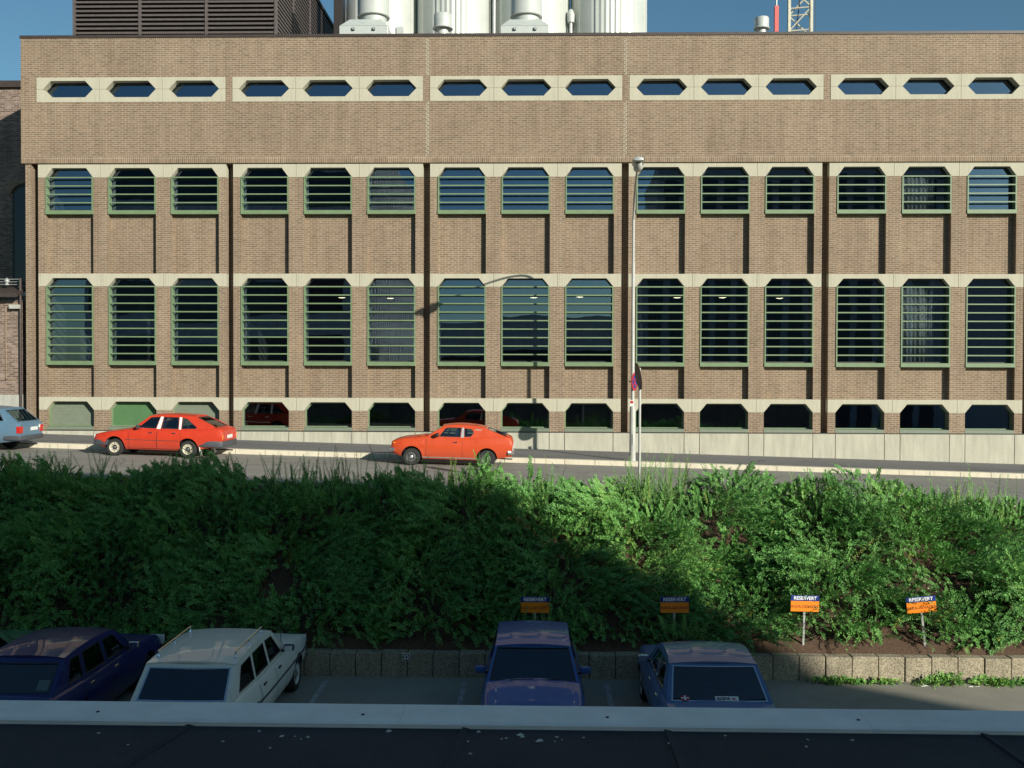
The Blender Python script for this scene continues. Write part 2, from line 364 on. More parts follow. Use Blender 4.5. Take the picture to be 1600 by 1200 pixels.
# concrete: plinth, lintels, hexagonal surrounds
b = MB(O); xs = [XL+.12]
for k, i, xc in cells: xs += [xc-WW/2, xc+WW/2]
xs.append(XR-.12)
for a, c in zip(xs[:-1], xs[1:]): b.box(a+.012, c-.012, FY-.03, FY+.3, 0.9, Z['bt']-.035)
b.build('plinth', 'concrete_plinth', bld)
MB(O).box(XL+.12, XR-.12, FY+.02, FY+.45, .9, Z['bt']-.0).build('plinth_joint', 'dark_frame', bld)
def lintel_mesh(zt, zb):
    w2 = UN/2-.006; o = WW/2; top = zt-.165
    b = MB(O); b.prism([(-w2, zb), (-o, zb), (-o+.26, top), (o-.26, top), (o, zb), (w2, zb), (w2, zt), (-w2, zt)], FY, FY+.32)
    return b.mesh('lintel', 'concrete_cream')
def hex_mesh():
    w2 = UN/2-.006; t = .94; b = MB(O)
    b.prism([(-w2, Z['hx']+.004), (-t, Z['hx']+.004), (-t+.29, Z['ht']), (t-.29, Z['ht']), (t, Z['hx']+.004), (w2, Z['hx']+.004), (w2, Z['r1t']), (-w2, Z['r1t'])], UY-.015, FY+.32)
    b.prism([(-w2, Z['r1b']), (w2, Z['r1b']), (w2, Z['hx']-.004), (t, Z['hx']-.004), (t-.29, Z['hb']), (-t+.29, Z['hb']), (-t, Z['hx']-.004), (-w2, Z['hx']-.004)], UY-.015, FY+.32)
    return b.mesh('window_surround', 'concrete_cream')
GY = .27
def pane_mesh(zt, zb, name):   # pane local: centred on its own middle
    zc = (zt+zb)/2; o = WW/2+.02; top = zt
    b = MB(); b.add([(-o, 0, zb-zc), (o, 0, zb-zc), (o, 0, top-zc), (-o, 0, top-zc)], [(0, 1, 2, 3)]); return b.mesh(name, 'glass_facade'), zc
def win_frame(zt, zl, zb, mat):  # frame lines round the glass
    o = WW/2; top = zt-.165; b = MB(O); y0, y1 = FY+GY-.04, FY+GY+.03; t = .05
    b.box(-o, -o+t, y0, y1, zb, zl); b.box(o-t, o, y0, y1, zb, zl); b.box(-o+t, o-t, y0, y1, zb, zb+t); b.box(-o+.26, o-.26, y0, y1, top-t, top)
    for sgn in (-1, 1):
        b.prism([(sgn*o, zl), (sgn*(o-.26), top), (sgn*(o-.26-t), top-.01), (sgn*(o-t), zl)], y0, y1)
    return b.mesh('window', mat)
def shade_mesh(zl, zs, n):     # outer green frame with horizontal louvre bars
    o = WW/2; b = MB(O); b.box(-o+.005, -o+.05, FY-.02, FY+GY-.045, zs, zl+.02); b.box(o-.05, o-.005, FY-.02, FY+GY-.045, zs, zl+.02)
    for q in range(n):
        z = zl-q*.314
        b.add([(-o+.05, FY-.02, z-.024), (o-.05, FY-.02, z-.024), (o-.05, FY-.02, z+.02), (-o+.05, FY-.02, z+.02),
               (-o+.05, FY+.07, z+.0), (o-.05, FY+.07, z+.0), (o-.05, FY+.07, z+.02), (-o+.05, FY+.07, z+.02)],
              [(0, 1, 2, 3), (5, 4, 7, 6), (3, 2, 6, 7), (1, 0, 4, 5), (0, 3, 7, 4), (2, 1, 5, 6)])
    return b.mesh('louvre_screen', 'green_paint')
def sill_mesh(zt, zb, y0, mat):
    o = WW/2; b = MB(O); b.prism([(y0, zb), (FY+GY+.02, zb), (FY+GY+.02, zt+.02), (y0, zt)], -o, o, 'x'); return b.mesh('sill', mat)
LM = [lintel_mesh(Z['r2t'], Z['r2b']), lintel_mesh(Z['r3t'], Z['r3b']), lintel_mesh(Z['r4t'], Z['r4b'])]
HM = hex_mesh()
P1, zc1 = pane_mesh(Z['ht']+.03, Z['hb']-.03, 'pane')
P2, zc2 = pane_mesh(Z['r2t']-.14, Z['s2t'], 'pane'); P3, zc3 = pane_mesh(Z['r3t']-.14, Z['s3t'], 'pane'); P4, zc4 = pane_mesh(Z['r4t']-.14, Z['s4t'], 'pane')
F2 = win_frame(Z['r2t'], Z['r2b'], Z['s2t'], 'dark_frame'); F3 = win_frame(Z['r3t'], Z['r3b'], Z['s3t'], 'dark_frame'); F4 = win_frame(Z['r4t'], Z['r4b'], Z['s4t'], 'green_paint')
t_ = .94; b = MB(O)
for q0, q1 in (((-t_, Z['hx']), (-t_+.29, Z['ht'])), ((-t_+.29, Z['ht']), (t_-.29, Z['ht'])), ((t_-.29, Z['ht']), (t_, Z['hx'])), ((t_, Z['hx']), (t_-.29, Z['hb'])), ((t_-.29, Z['hb']), (-t_+.29, Z['hb'])), ((-t_+.29, Z['hb']), (-t_, Z['hx']))):
    b.tube([(q0[0], FY+GY-.03, q0[1]), (q1[0], FY+GY-.03, q1[1])], .028, 4)
F1 = b.mesh('window', 'dark_frame')
SH2 = shade_mesh(Z['r2b'], Z['s2t'], 4); SH3 = shade_mesh(Z['r3b'], Z['s3t'], 9)
SI2 = sill_mesh(Z['s2t'], Z['s2b'], FY-.03, 'green_paint'); SI3 = sill_mesh(Z['s3t'], Z['s3b'], FY-.03, 'green_paint'); SI4 = sill_mesh(Z['s4t'], Z['bt']+.01, FY+.0, 'shutter_grey_green')
bs = MB(O); z = Z['s4t']
while z < Z['r4t']-.2:
    bs.prism([(FY+.28, z), (FY+.31, z), (FY+.31, z+.055), (FY+.295, z+.055)], -WW/2, WW/2, 'x'); z += .055
SHUT = bs.mesh('shutter', 'shutter_grey_green')
BOARD = MB(O).box(-WW/2, WW/2, FY+.28, FY+.31, Z['s4t'], Z['r4t']-.1).mesh('shutter', 'green_board')
def pane(me, par, zc, tx, tz):
    p = link('pane', me, par, (0, GY, zc-O[2])); p.rotation_euler = (R(tx), 0, R(tz)); return p
rnd = random.Random(5)
tilt2 = {0: (.2, -1.2), 2: (.1, .2), 5: (0, -.15)}
for n, (k, i, xc) in enumerate(cells):
    lo = (xc, 0, 0)
    link('window_surround', HM, bld, lo)
    f = link('window', F1, bld, lo); pane(P1, f, zc1, rnd.uniform(-.35, .35), rnd.uniform(-.6, .6))
    for L in LM: link('lintel', L, bld, lo)
    f = link('window', F2, bld, lo); pane(P2, f, zc2, *(tilt2.get(n, (rnd.uniform(-.25, .25), rnd.uniform(-.35, .35))))); link('louvre_screen', SH2, f); link('sill', SI2, f)
    f = link('window', F3, bld, lo); pane(P3, f, zc3, *((0, -.15) if n == 5 else (rnd.uniform(-.25, .25), rnd.uniform(-.5, .5)))); link('louvre_screen', SH3, f); link('sill', SI3, f)
    f = link('window', F4, bld, lo); link('sill', SI4, f)
    if n < 3: s = link('shutter', BOARD if n == 1 else SHUT, f); s['label'] = 'plain green board' if n == 1 else 'grey-green slatted shutter'
    else: pane(P4, f, zc4, rnd.uniform(-.3, .3), rnd.uniform(-.5, .5))
# rooms behind the glass
b = MB(O); IY0, IY1 = FY+.55, FY+6.5
b.box(XL+.4, XR-.4, IY1, IY1+.2, .5, Z['par']-.56)
for k in range(6): b.box(X0+k*BW-GR/2-.1, X0+k*BW-GR/2+.1, IY0, IY1, .5, Z['par']-.56)
for k, i, xc in cells:
    if (k*3+i) % 4 == 1: b.box(xc-.9, xc-.5, FY+2.6, FY+3.0, .5, Z['par']-.56)
b.build('interior_wall', 'interior_wall', bld)
b = MB(O)
for z in (Z['r2t']+.1, Z['r3t']+.05, Z['r4t']+.02, 3.0): b.box(XL+.4, XR-.4, FY+.5, IY1, z, z+.2)
b.box(XL+.4, XR-.4, FY+.5, IY1, Z['par']-.8, Z['par']-.56)
b.build('floor_slab', 'interior_dark', bld)
def at(px, py, Y):
    d = r1*((px-800)/1555)+u1*((600-py)/1555)+Fw; t = Y/d.y; return Vector((d.x*t, Y, CZ+d.z*t))
# lamps hanging in the rooms, seen through the glass
for px, py in ((610, 465), (834, 464), (906, 463), (1058, 464), (1218, 465), (534, 464), (1129, 464)):
    p = at(px, py, FY+1.3); i = min(cells, key=lambda q: abs(q[2]-p.x)); n = i[0]*3+i[1]
    t = empty('pendant_lamp', p, 'lit pendant lamp behind the tall louvred window that is number %s from the left end' % ['one', 'two', 'three', 'four', 'five', 'six', 'seven', 'eight', 'nine', 'ten', 'eleven', 'twelve', 'thirteen', 'fourteen', 'fifteen'][n], 'lamp', 'pendant lamps behind the louvred windows')
    MB().lathe([(.0, -.05), (.13, -.03), (.15, 0), (.0, .005)], n=16).build('bulb', 'lamp_lit', t)
    MB().lathe([(.17, -.02), (.20, -.03), (.11, .06), (.03, .09), (.03, .12)], n=16).build('lamp_shade', 'pale_metal', t)
    MB().tube([(0, 0, .1), (0, 0, Z['r3t']-.2-p.z)], .012, 5).build('cord', 'black_trim', t)
for px, py, ln, lab in ((628, 640, .55, 'window reflection built as a glowing bar behind the sixth basement window from the left'), (1341, 641, .5, 'window reflection built as a glowing bar behind the third basement window from the right')):  # glowing bars added to imitate bright reflections in the panes, not lamps
    p = at(px, py, FY+1.6); t = empty('reflection_bar', (p.x, p.y, Z['r4t']-.2), lab, 'light')
    MB().box(-ln/2, ln/2, -.06, .06, .03, .2).build('bar_back', 'pale_metal', t); MB().box(-ln/2+.03, ln/2-.03, -.04, .04, -.0, .029).build('tube', 'reflection_glow', t)
# pale pleated sheets behind the last-but-one windows
for zt, zb_, lab in ((Z['r2t']-.2, Z['s2t'], 'pale pleated sheet behind the last but one window of the upper louvred row'), (Z['r3t']-.2, Z['s3t'], 'pale pleated sheet behind the last but one window of the tall louvred row')):
    xc = cells[13][2]; b = MB(); vs = []; n = 40
    for z in (zb_, zt):
        for q in range(n+1): vs.append((xc-.75+1.3*q/n, FY+.62+.035*math.sin(q*1.3)+.02*math.sin(q*.45), z))
    o = b.add(vs, [(q, q+1, n+2+q, n+1+q) for q in range(n)]).build('pleated_sheet', 'paper', smooth=60); tag(o, lab, 'pleated_sheet')
    sm = o.modifiers.new('solid', 'SOLIDIFY'); sm.thickness = .006
# ------------------------------------------------------------------ neighbour on the left
NB = empty('old_brick_building', (-22.5, 42, 3.1), 'older dark-shaded brick building set back beyond the left end of the long facade', 'building')
o_ = (-22.5, 42, 3.1); b = MB(o_); NX0, NX1 = -34, X0-.61
b.box(NX0, NX1, 41.6, 46, 1, 17.85); b.build('wall', 'brick_old', NB)
MB(o_).box(NX0, NX1, 41.45, 46.1, 17.85, 18.12).build('coping', 'coping_metal', NB)
for xa in (-21.2, -24.6, -28.):        # blind arched recesses with dark windows
    b = MB(o_); n = 10; pts = [(xa+.85*math.cos(math.pi*q/n), 13.4+.45*math.sin(math.pi*q/n)) for q in range(n+1)]
    b.prism([(xa-.85, 9.6)]+pts[::-1]+[(xa+.85, 9.6)], 41.57, 41.62); f = b.build('window', 'dark_frame', NB)
    b = MB(o_); pts = [(xa+.74*math.cos(math.pi*q/n), 13.35+.38*math.sin(math.pi*q/n)) for q in range(n+1)]
    b.prism([(xa-.74, 9.7)]+pts[::-1]+[(xa+.74, 9.7)], 41.55, 41.58); b.build('pane', 'glazing_dark', f)
    b = MB(o_); pts = [(xa+1.12*math.cos(math.pi*q/n), 13.5+.62*math.sin(math.pi*q/n)) for q in range(n+1)]+[(xa+.87*math.cos(math.pi*q/n), 13.4+.47*math.sin(math.pi*q/n)) for q in range(n, -1, -1)]
    b.prism(pts, 41.5, 41.6); b.build('window_arch', 'brick_soldier', NB)
MB(o_).box(NX0, NX1, 41.5, 41.6, 9.1, 9.35).build('string_course', 'stone_grey', NB)
# yard wall in front of it, sunlit
YX = X0-.68
yw = empty('yard_wall', (-21, 37.4, 3.4), 'sunlit patched brick yard wall with stone base at the far left', 'wall'); o_ = (-21, 37.4, 3.4)
MB(o_).box(-30, YX-.12, 37.3, 37.7, 5.05, 8.62).build('wall', 'brick_old', yw)
MB(o_).box(-30, YX-.1, 37.24, 37.72, 2.5, 5.05).build('stone_base', 'stone_grey', yw)
b = MB(o_); b.box(YX-.74, YX-.7, 37.275, 37.31, 5.6, 8.3); b.box(YX-.74, YX-.14, 37.275, 37.31, 5.6, 5.64); b.build('panel_edge', 'brick_soldier', yw)
b = MB(o_); b.prism([(36.85, 8.72), (37.75, 9.1), (37.75, 9.18), (36.85, 8.86)], -30, YX-.06, 'x'); b.build('roof_edge', 'coping_metal', yw)
MB(o_).tube([(YX-.12, 37.22, 4.2), (YX-.12, 37.22, 9.45)], .05, 8).build('downpipe', 'coping_metal', yw)
MB(o_).box(YX-.5, YX-.1, 37.1, 37.3, 8.3, 8.45).build('corbel', 'stone_grey', yw)
rl = empty('wire_strands', (-21, 37.4, 9.2), 'strands of wire with insulator running above the yard wall', 'wire')
for q in range(3): MB((-21, 37.4, 9.2)).tube([(-30, 37.4, 9.27+.1*q), (YX-.2, 37.4, 9.23+.1*q)], .013, 5).build('strand', 'pale_metal', rl)
MB((-21, 37.4, 9.2)).lathe([(.03, 0), (.09, .03), (.05, .1), (.09, .16), (.09, .22), (.02, .3)], (-20.05, 37.38, 9.18), n=12).build('insulator', 'pale_metal', rl)

# ------------------------------------------------------------------ on the roof of the brick building
RZ = Z['par']-.4
ph = empty('plant_room', (-14, 48, RZ), 'dark brown louvred plant room on the roof at the left', 'plant room'); o_ = (-14, 48, RZ)
PX0, PX1, PY0, PY1, PZ = -20.05, -11.25, 43., 56., RZ+7
MB(o_).box(PX0+.04, PX1-.15, PY0+.15, PY1, RZ, PZ).build('core', 'louvre_dark', ph)
b = MB(o_); z = RZ
while z < PZ-.1:
    b.add([(x, y, zz) for x in (PX0, PX1) for y, zz in ((PY0, z), (PY0, z+.085), (PY0+.1, z+.125), (PY0+.1, z+.105))], [(0, 1, 2, 3), (7, 6, 5, 4), (0, 3, 7, 4), (3, 2, 6, 7), (1, 0, 4, 5), (2, 1, 5, 6)])
    b.add([(x, y, zz) for y in (PY0, PY1) for x, zz in ((PX1, z), (PX1, z+.085), (PX1-.1, z+.125), (PX1-.1, z+.105))], [(0, 1, 2, 3), (7, 6, 5, 4), (0, 3, 7, 4), (3, 2, 6, 7), (1, 0, 4, 5), (2, 1, 5, 6)])
    z += .19
b.build('louvre_blades', 'louvre_brown', ph)
for x in (PX0, PX0+2.88, PX0+5.78, PX1): MB(o_).box(x-.05, x+.05, PY0-.04, PY0+.14, RZ, PZ).build('mullion', 'louvre_brown', ph)
for y in (PY0+3.2, PY0+6.6, PY0+10, PY1-.1): MB(o_).box(PX1-.13, PX1+.03, y-.05, y+.05, RZ, PZ).build('mullion', 'louvre_brown', ph)
MB(o_).box(PX0-.1, PX1+.1, PY0-.1, PY1+.1, PZ, PZ+.15).build('roof', 'coping_metal', ph)
dk = empty('dark_mast', at(530, 40, 50), 'dark steel frame between the plant room and the first silo', 'frame')
o_ = tuple(dk.location); p = dk.location
MB(o_).box(p.x-.28, p.x+.12, 50, 50.4, RZ, RZ+8).build('post', 'louvre_dark', dk)
TY = 52.
TR = 1.97
names4 = ['first', 'second', 'third', 'last']
for i, px in enumerate((594, 711, 831, 951)):
    p = at(px, 30, TY); t = empty('steel_silo', (p.x, TY, RZ), '%s pale corrugated steel silo from the left behind the roof' % names4[i], 'silo', 'steel silos behind the roof')
    b = MB(); n = 96; vs = []; fs = []
    for q in range(n):
        a = 2*math.pi*q/n; rib = (q % 2)*.03 if (q//8) % 3 != 1 else 0
        r = TR-rib; vs += [(r*math.cos(a), r*math.sin(a), 0), (r*math.cos(a), r*math.sin(a), 11)]
    fs = [(2*q, 2*((q+1) % n), 2*((q+1) % n)+1, 2*q+1) for q in range(n)]+[[2*q+1 for q in range(n)]]
    b.add(vs, fs).build('shell', 'tank_metal', t)
    b = MB()
    for q in range(0, 360, 30): 
        a = R(q+7); b.box(-.03, .03, -.0, .03, 0, 11); m_ = len(b.v)-8
        for w_ in range(m_, len(b.v)):
            x, y, z = b.v[w_]; y -= TR+.012; b.v[w_] = (x*math.cos(a)-y*math.sin(a), x*math.sin(a)+y*math.cos(a), z)
    b.build('seam', 'tank_metal', t)
    if i == 0:
        for dx, h in ((1.25, 4.3), (1.62, 3.2)): MB().box(dx-.16, dx+.16, -1.75, -1.2, 0, h+1.1).build('cable_duct', 'duct_white', t)
for px, lab in ((772, 'thin pale pipe between the second and third silo'), (892, 'thin pale pipe with white cap between the third and last silo')):
    p = at(px, 30, TY-1); b = MB(); b.tube([(0, 0, 0), (0, 0, 9 if px < 800 else 5.9)], .08, 8); 
    o = b.build('vent_pipe', 'pale_metal', None, (p.x, TY-1, RZ), smooth=50); tag(o, lab, 'pipe', 'thin pipes between the silos')
    if px > 800: MB().lathe([(.0, 5.75), (.17, 5.8), (.2, 6.2), (.1, 6.45), (0, 6.5)], n=12).build('cap', 'duct_white', o, smooth=50)
for px, bx0, bx1, lab in ((578, 530, 606, 'big white ventilation duct on a bolted box in front of the first silo'), (822, 782, 858, 'big white ventilation duct on a bolted box in front of the third silo')):
    Y = 41.; p0 = at(bx0, 50, Y); p1 = at(bx1, 50, Y); pc = at(px, 33, Y); t = empty('roof_duct', ((p0.x+p1.x)/2, Y, RZ), lab, 'duct', 'ventilation ducts on the roof'); cx = pc.x-t.location.x
    hw = (p1.x-p0.x)/2; zt = at(px, 40, Y).z-RZ; z2 = at(px, 30, Y+.45).z-RZ
    b = MB(); b.box(-hw, hw, 0, 1.9, 0, zt)
    b.add([(-hw, 0, zt), (hw, 0, zt), (hw, 1.9, zt), (-hw, 1.9, zt), (-hw+.35, .45, z2), (hw-.35, .45, z2), (hw-.35, 1.45, z2), (-hw+.35, 1.45, z2)], [(0, 1, 5, 4), (1, 2, 6, 5), (2, 3, 7, 6), (3, 0, 4, 7), (4, 5, 6, 7)])
    bevel(b.build('base_box', 'duct_white', t), .02)
    for q in (-.42, .42): MB().box(q*hw-.055, q*hw+.055, -.06, .0, zt-.2, zt-.09).build('bolt', 'black_trim', t)
    for q in (-.42, .42): MB().box(q*hw-.03, q*hw+.04, -.085, -.06, zt-.18, zt-.11).build('bolt_head', 'pale_metal', t)
    MB().lathe([(.52, z2-.1), (.55, z2+.12), (.55, z2+.2)], (cx, .95, 0), n=32).build('collar', 'duct_white', t, smooth=40)
    MB().lathe([(.0, z2+.22), (.66, z2+.22), (.68, z2+.24), (.66, z2+.27), (.66, z2+4)], (cx, .95, 0), n=40).build('duct_pipe', 'tank_metal', t, smooth=40)
for px, w_, lab in ((692, 28, 'small white mushroom vent in front of the second silo'), (1190, 22, 'small white mushroom vent on the roof near the crane')):
    Y = 42.; p = at(px, 50, Y); t = empty('mushroom_vent', (p.x, Y, RZ), lab, 'vent', 'mushroom vents on the roof'); s = w_/2/1555*Y
    zc = at(px, 45, Y).z-RZ; zt = at(px, 23 if px < 800 else 28, Y).z-RZ
    MB().lathe([(s*.62, 0), (s*.62, zc+.05)], n=24).build('pipe', 'tank_metal', t, smooth=40)
    MB().lathe([(s*.55, zc+.03), (s*1.12, zc-.02), (s*1.14, zc+.01), (s, zc+.05), (s, zt-.03), (s*.94, zt), (0, zt+.01)], n=28).build('hood', 'duct_white', t, smooth=40)
p = at(479, 52, 40); o = MB().lathe([(.1, 0), (.1, 1.15), (.13, 1.15), (.13, 1.3), (0, 1.33)], n=12).build('roof_bollard', 'black_trim', None, (p.x, 40, RZ), smooth=40); tag(o, 'small black stub pipe at the roof edge before the plant room', 'pipe')
p = at(483, 54, 40); o = MB().lathe([(.1, 0), (.1, 1.0), (.0, 1.1)], n=12).build('roof_stub', 'red_oxide', None, (p.x+.02, 40.1, RZ), smooth=40); tag(o, 'small reddish stub at the roof edge before the plant room', 'pipe')
# tower crane and red jib far behind
CY = 80.; p = at(1250, 30, CY); cr = empty('tower_crane', (p.x, CY, 3), 'cream lattice mast of a tower crane rising behind the roof', 'crane')
def lattice(b, hw, z0, z1, rot, st, r):
    cs = [(hw*math.cos(rot+math.pi/2*k)*1.414, hw*math.sin(rot+math.pi/2*k)*1.414) for k in range(4)]
    for c in cs: b.tube([(c[0], c[1], z0), (c[0], c[1], z1)], r*1.7, 4)
    z = z0; n = 0
    while z < z1:
        for k in range(4):
            a, c = cs[k], cs[(k+1) % 4]
            b.tube([(*a, z), (*c, z)], r*.8, 4); 
            s_, e_ = (a, c) if n % 2 else (c, a)
            b.tube([(*s_, z), (*e_, z+st)], r*.8, 4)
        z += st; n += 1
b = MB(); lattice(b, .84, 0, 52, R(32), 1.75, .085); b.build('mast', 'crane_cream', cr)
b = MB(); b.tube([(-.9, -.3, 24), (.35, -.6, 38)], .05, 5); b.tube([(1.35, .2, 25), (1.1, .2, 50)], .025, 4); b.build('cable', 'black_trim', cr)
MB().box(-1.0, 1.0, -1.0, 1.0, 52, 55).build('slewing_unit', 'crane_cream', cr)
p = at(1213, 30, CY-4); o = MB().box(-.15, .15, -.15, .15, 0, at(1213, 10, CY-4).z-3).build('red_mast', 'red_oxide', None, (p.x, CY-4, 3)); tag(o, 'thin red mast just left of the crane', 'mast')
MB().tube([(0, 0, 30), (-.02, 0, 45)], .06, 5).build('aerial', 'pale_metal', o)

# ------------------------------------------------------------------ street furniture
px_, py_ = 3.27, 33.35; bz = street(px_)
la = empty('street_lamp', (px_, py_, bz), 'tall grey street lamp leaning its arm over the road', 'street lamp')
zs = CZ-1.26-bz
MB().lathe([(.115, -.2), (.108, .02), (.098, zs-.05), (.08, zs), (.06, zs+.06), (.054, 6.6), (.046, 6.62), (.042, 8.1)], n=20).build('pole', 'pole_paint', la, smooth=40)
hd = at(996, 262, 29.75); hd = Vector((hd.x-px_, hd.y-py_, hd.z-bz)); 
A0, A1, A2 = Vector((0, 0, 8.05)), Vector((.0, -.25, hd.z-.1)), hd
arm = [(1-t)**2*A0+2*t*(1-t)*A1+t*t*A2 for t in [q/12 for q in range(13)]]
MB().tube(arm, [.042-.010*q/12 for q in range(13)], 10).build('arm', 'pole_paint', la, smooth=50)
dv = (arm[-1]-arm[-2]).normalized(); h = MB(); vs = []; n = 12
for q, (s, wd, ht) in enumerate(((0, .06, .06), (.1, .12, .09), (.3, .165, .13), (.8, .17, .13), (.95, .15, .1), (.97, .12, .05))):
    c = arm[-1]+dv*s; up = Vector((0, 0, 1)); up = (up-dv*up.dot(dv)).normalized(); sdv = dv.cross(up)
    for k in range(n):
        a = 2*math.pi*k/n; vs.append(tuple(c+sdv*wd*math.cos(a)+up*(ht*math.sin(a) if math.sin(a) > 0 else .35*ht*math.sin(a))))
h.add(vs, [(i*n+k, i*n+(k+1) % n, (i+1)*n+(k+1) % n, (i+1)*n+k) for i in range(5) for k in range(n)]+[list(range(n))[::-1], [5*n+k for k in range(n)]])
lh = h.build('lamp_head', 'pale_metal', la, smooth=45)
vs = []
for q, (s, wd, ht) in enumerate(((.15, .08, .04), (.25, .13, .13), (.65, .13, .14), (.82, .08, .03))):
    c = arm[-1]+dv*s-up*.04
    for k in range(n): a = 2*math.pi*k/n; vs.append(tuple(c+sdv*wd*math.cos(a)+up*ht*(math.sin(a)-.3)))
h = MB(); h.add(vs, [(i*n+k, i*n+(k+1) % n, (i+1)*n+(k+1) % n, (i+1)*n+k) for i in range(3) for k in range(n)]); h.build('lens', 'lamp_glass', lh, smooth=60)
MB().box(-.012, .012, -.125, -.1, .55, .9).build('hatch', 'pale_metal', la)
def disc(b, r, nrm, c, d0, d1, n=28, r_in=0):
    nrm = Vector(nrm).normalized(); a = Vector((0, 0, 1)); a = (a-nrm*a.dot(nrm)).normalized(); e = nrm.cross(a); c = Vector(c); vs = []
    for rr, dd in ((r, d0), (r, d1)): vs += [tuple(c+nrm*dd+(a*math.cos(2*math.pi*k/n)+e*math.sin(2*math.pi*k/n))*rr) for k in range(n)]
    b.add(vs, [list(range(n)), [n+k for k in range(n)][::-1]]+[(k, (k+1) % n, n+(k+1) % n, n+k) for k in range(n)]); return a, e
# no-stopping sign on the lamp pole
c0 = at(987.5, 596.5, 33.2); t = empty('no_stopping_sign', c0, 'round red and blue no stopping sign fixed to the street lamp', 'road sign', 'round road signs')
nr = Vector((.91, -.42, .0)); cc = (.07, -.17, 0)
b = MB(); disc(b, .30, nr, cc, -.012, 0); b.build('plate', 'sign_red', t)
b = MB(); a, e = disc(b, .225, nr, cc, .001, .003); b.build('blue_field', 'sign_blue', t)
b = MB(); C = Vector(cc)+nr.normalized()*.005
for sg in (1, -1):
    d1 = (a+e*sg).normalized(); d2 = nr.normalized().cross(d1)
    b.add([tuple(C+d1*u_*.225+d2*v_*.03) for u_, v_ in ((-1, -1), (1, -1), (1, 1), (-1, 1))], [(0, 1, 2, 3)])
b.build('red_cross', 'sign_red', t)
MB().box(-.1, .05, -.12, .17, -.02, .02).build('bracket', 'pale_metal', t)
c1 = at(987, 630, 33.2); o = MB().box(-.06, .06, -.015, .0, -.1, .1).build('small_tag', 'plate_white', None, (c1.x, 33.2, c1.z)); tag(o, 'small white and red tag on the lamp pole below the sign', 'tag')
MB().box(-.05, .05, -.019, -.016, -.01, .08).build('red_mark', 'sign_red', o)
# second round sign, back towards us, standing in the hedge
c2 = at(998.5, 588, 24.25); t = empty('round_road_sign', (c2.x+.02, 24.25, 2.6), 'tall round road sign seen from its dull brown back, its post standing in the hedge', 'road sign', 'round road signs')
zc = c2.z-2.6
MB().lathe([(.032, -.6), (.032, zc-.27), (.026, zc-.25), (.026, zc+.2), (0, zc+.21)], n=12).build('post', 'pole_paint', t, smooth=40)
nr = Vector((.975, .12, .16)); b = MB(); disc(b, .33, nr, (-.035, 0, zc), -.006, .006); b.build('plate', 'sign_back', t)
b = MB(); disc(b, .32, nr, (-.035, 0, zc), .007, .009); b.build('sign_face', 'sign_red', t)
MB().box(-.045, .0, -.03, .03, zc-.1, zc-.05).build('bracket', 'pale_metal', t)

# ------------------------------------------------------------------ retaining wall, bank, hedge, weeds
WX0, WX1 = -22., 22.
b = MB(); x = WX0; q = 0
while x < WX1:
    for z0, z1 in ((0, .47),):
        b.box(x+.008, x+.505, 19.5+.012*((q*7) % 3), 19.75, -.1, .47+.006*((q*5) % 3))
    x += .513; q += 1
rw = tag(bevel(b.build('retaining_wall', 'aggregate_block', None, (0, 0, 0)), .012, 2), 'low wall of exposed aggregate concrete blocks below the hedge', 'wall')
MB().box(WX0, WX1, 19.54, 19.74, -.1, .44).build('joint_mortar', 'mulch', rw)
def bank(x, y):
    t = min(max((y-19.7)/4.9, 0), 1); return .43+(street(x)-.10-.43)*(t**.9)
b = MB(); nx, ny = 120, 24; vs = []; fs = []
for j in range(ny+1):
    for i in range(nx+1):
        x = WX0+(WX1-WX0)*i/nx; y = 19.7+5.06*j/ny; vs.append((x, y, bank(x, y)+random.uniform(-.03, .03)))
for j in range(ny):
    for i in range(nx): a = j*(nx+1)+i; fs.append((a, a+1, a+nx+2, a+nx+1))
tag(b.add(vs, fs).build('embankment', 'mulch', smooth=80), kind='structure')
def vnoise(x, y, sc, seed):
    r = np.random.default_rng(seed); G = r.random((64, 64)); u = (x/sc) % 64; v = (y/sc) % 64
    i = np.floor(u).astype(int); j = np.floor(v).astype(int); a = u-i; c = v-j; a = a*a*(3-2*a); c = c*c*(3-2*c)
    g = lambda p, q: G[p % 64, q % 64]
    return (g(i, j)*(1-a)+g(i+1, j)*a)*(1-c)+(g(i, j+1)*(1-a)+g(i+1, j+1)*a)*c
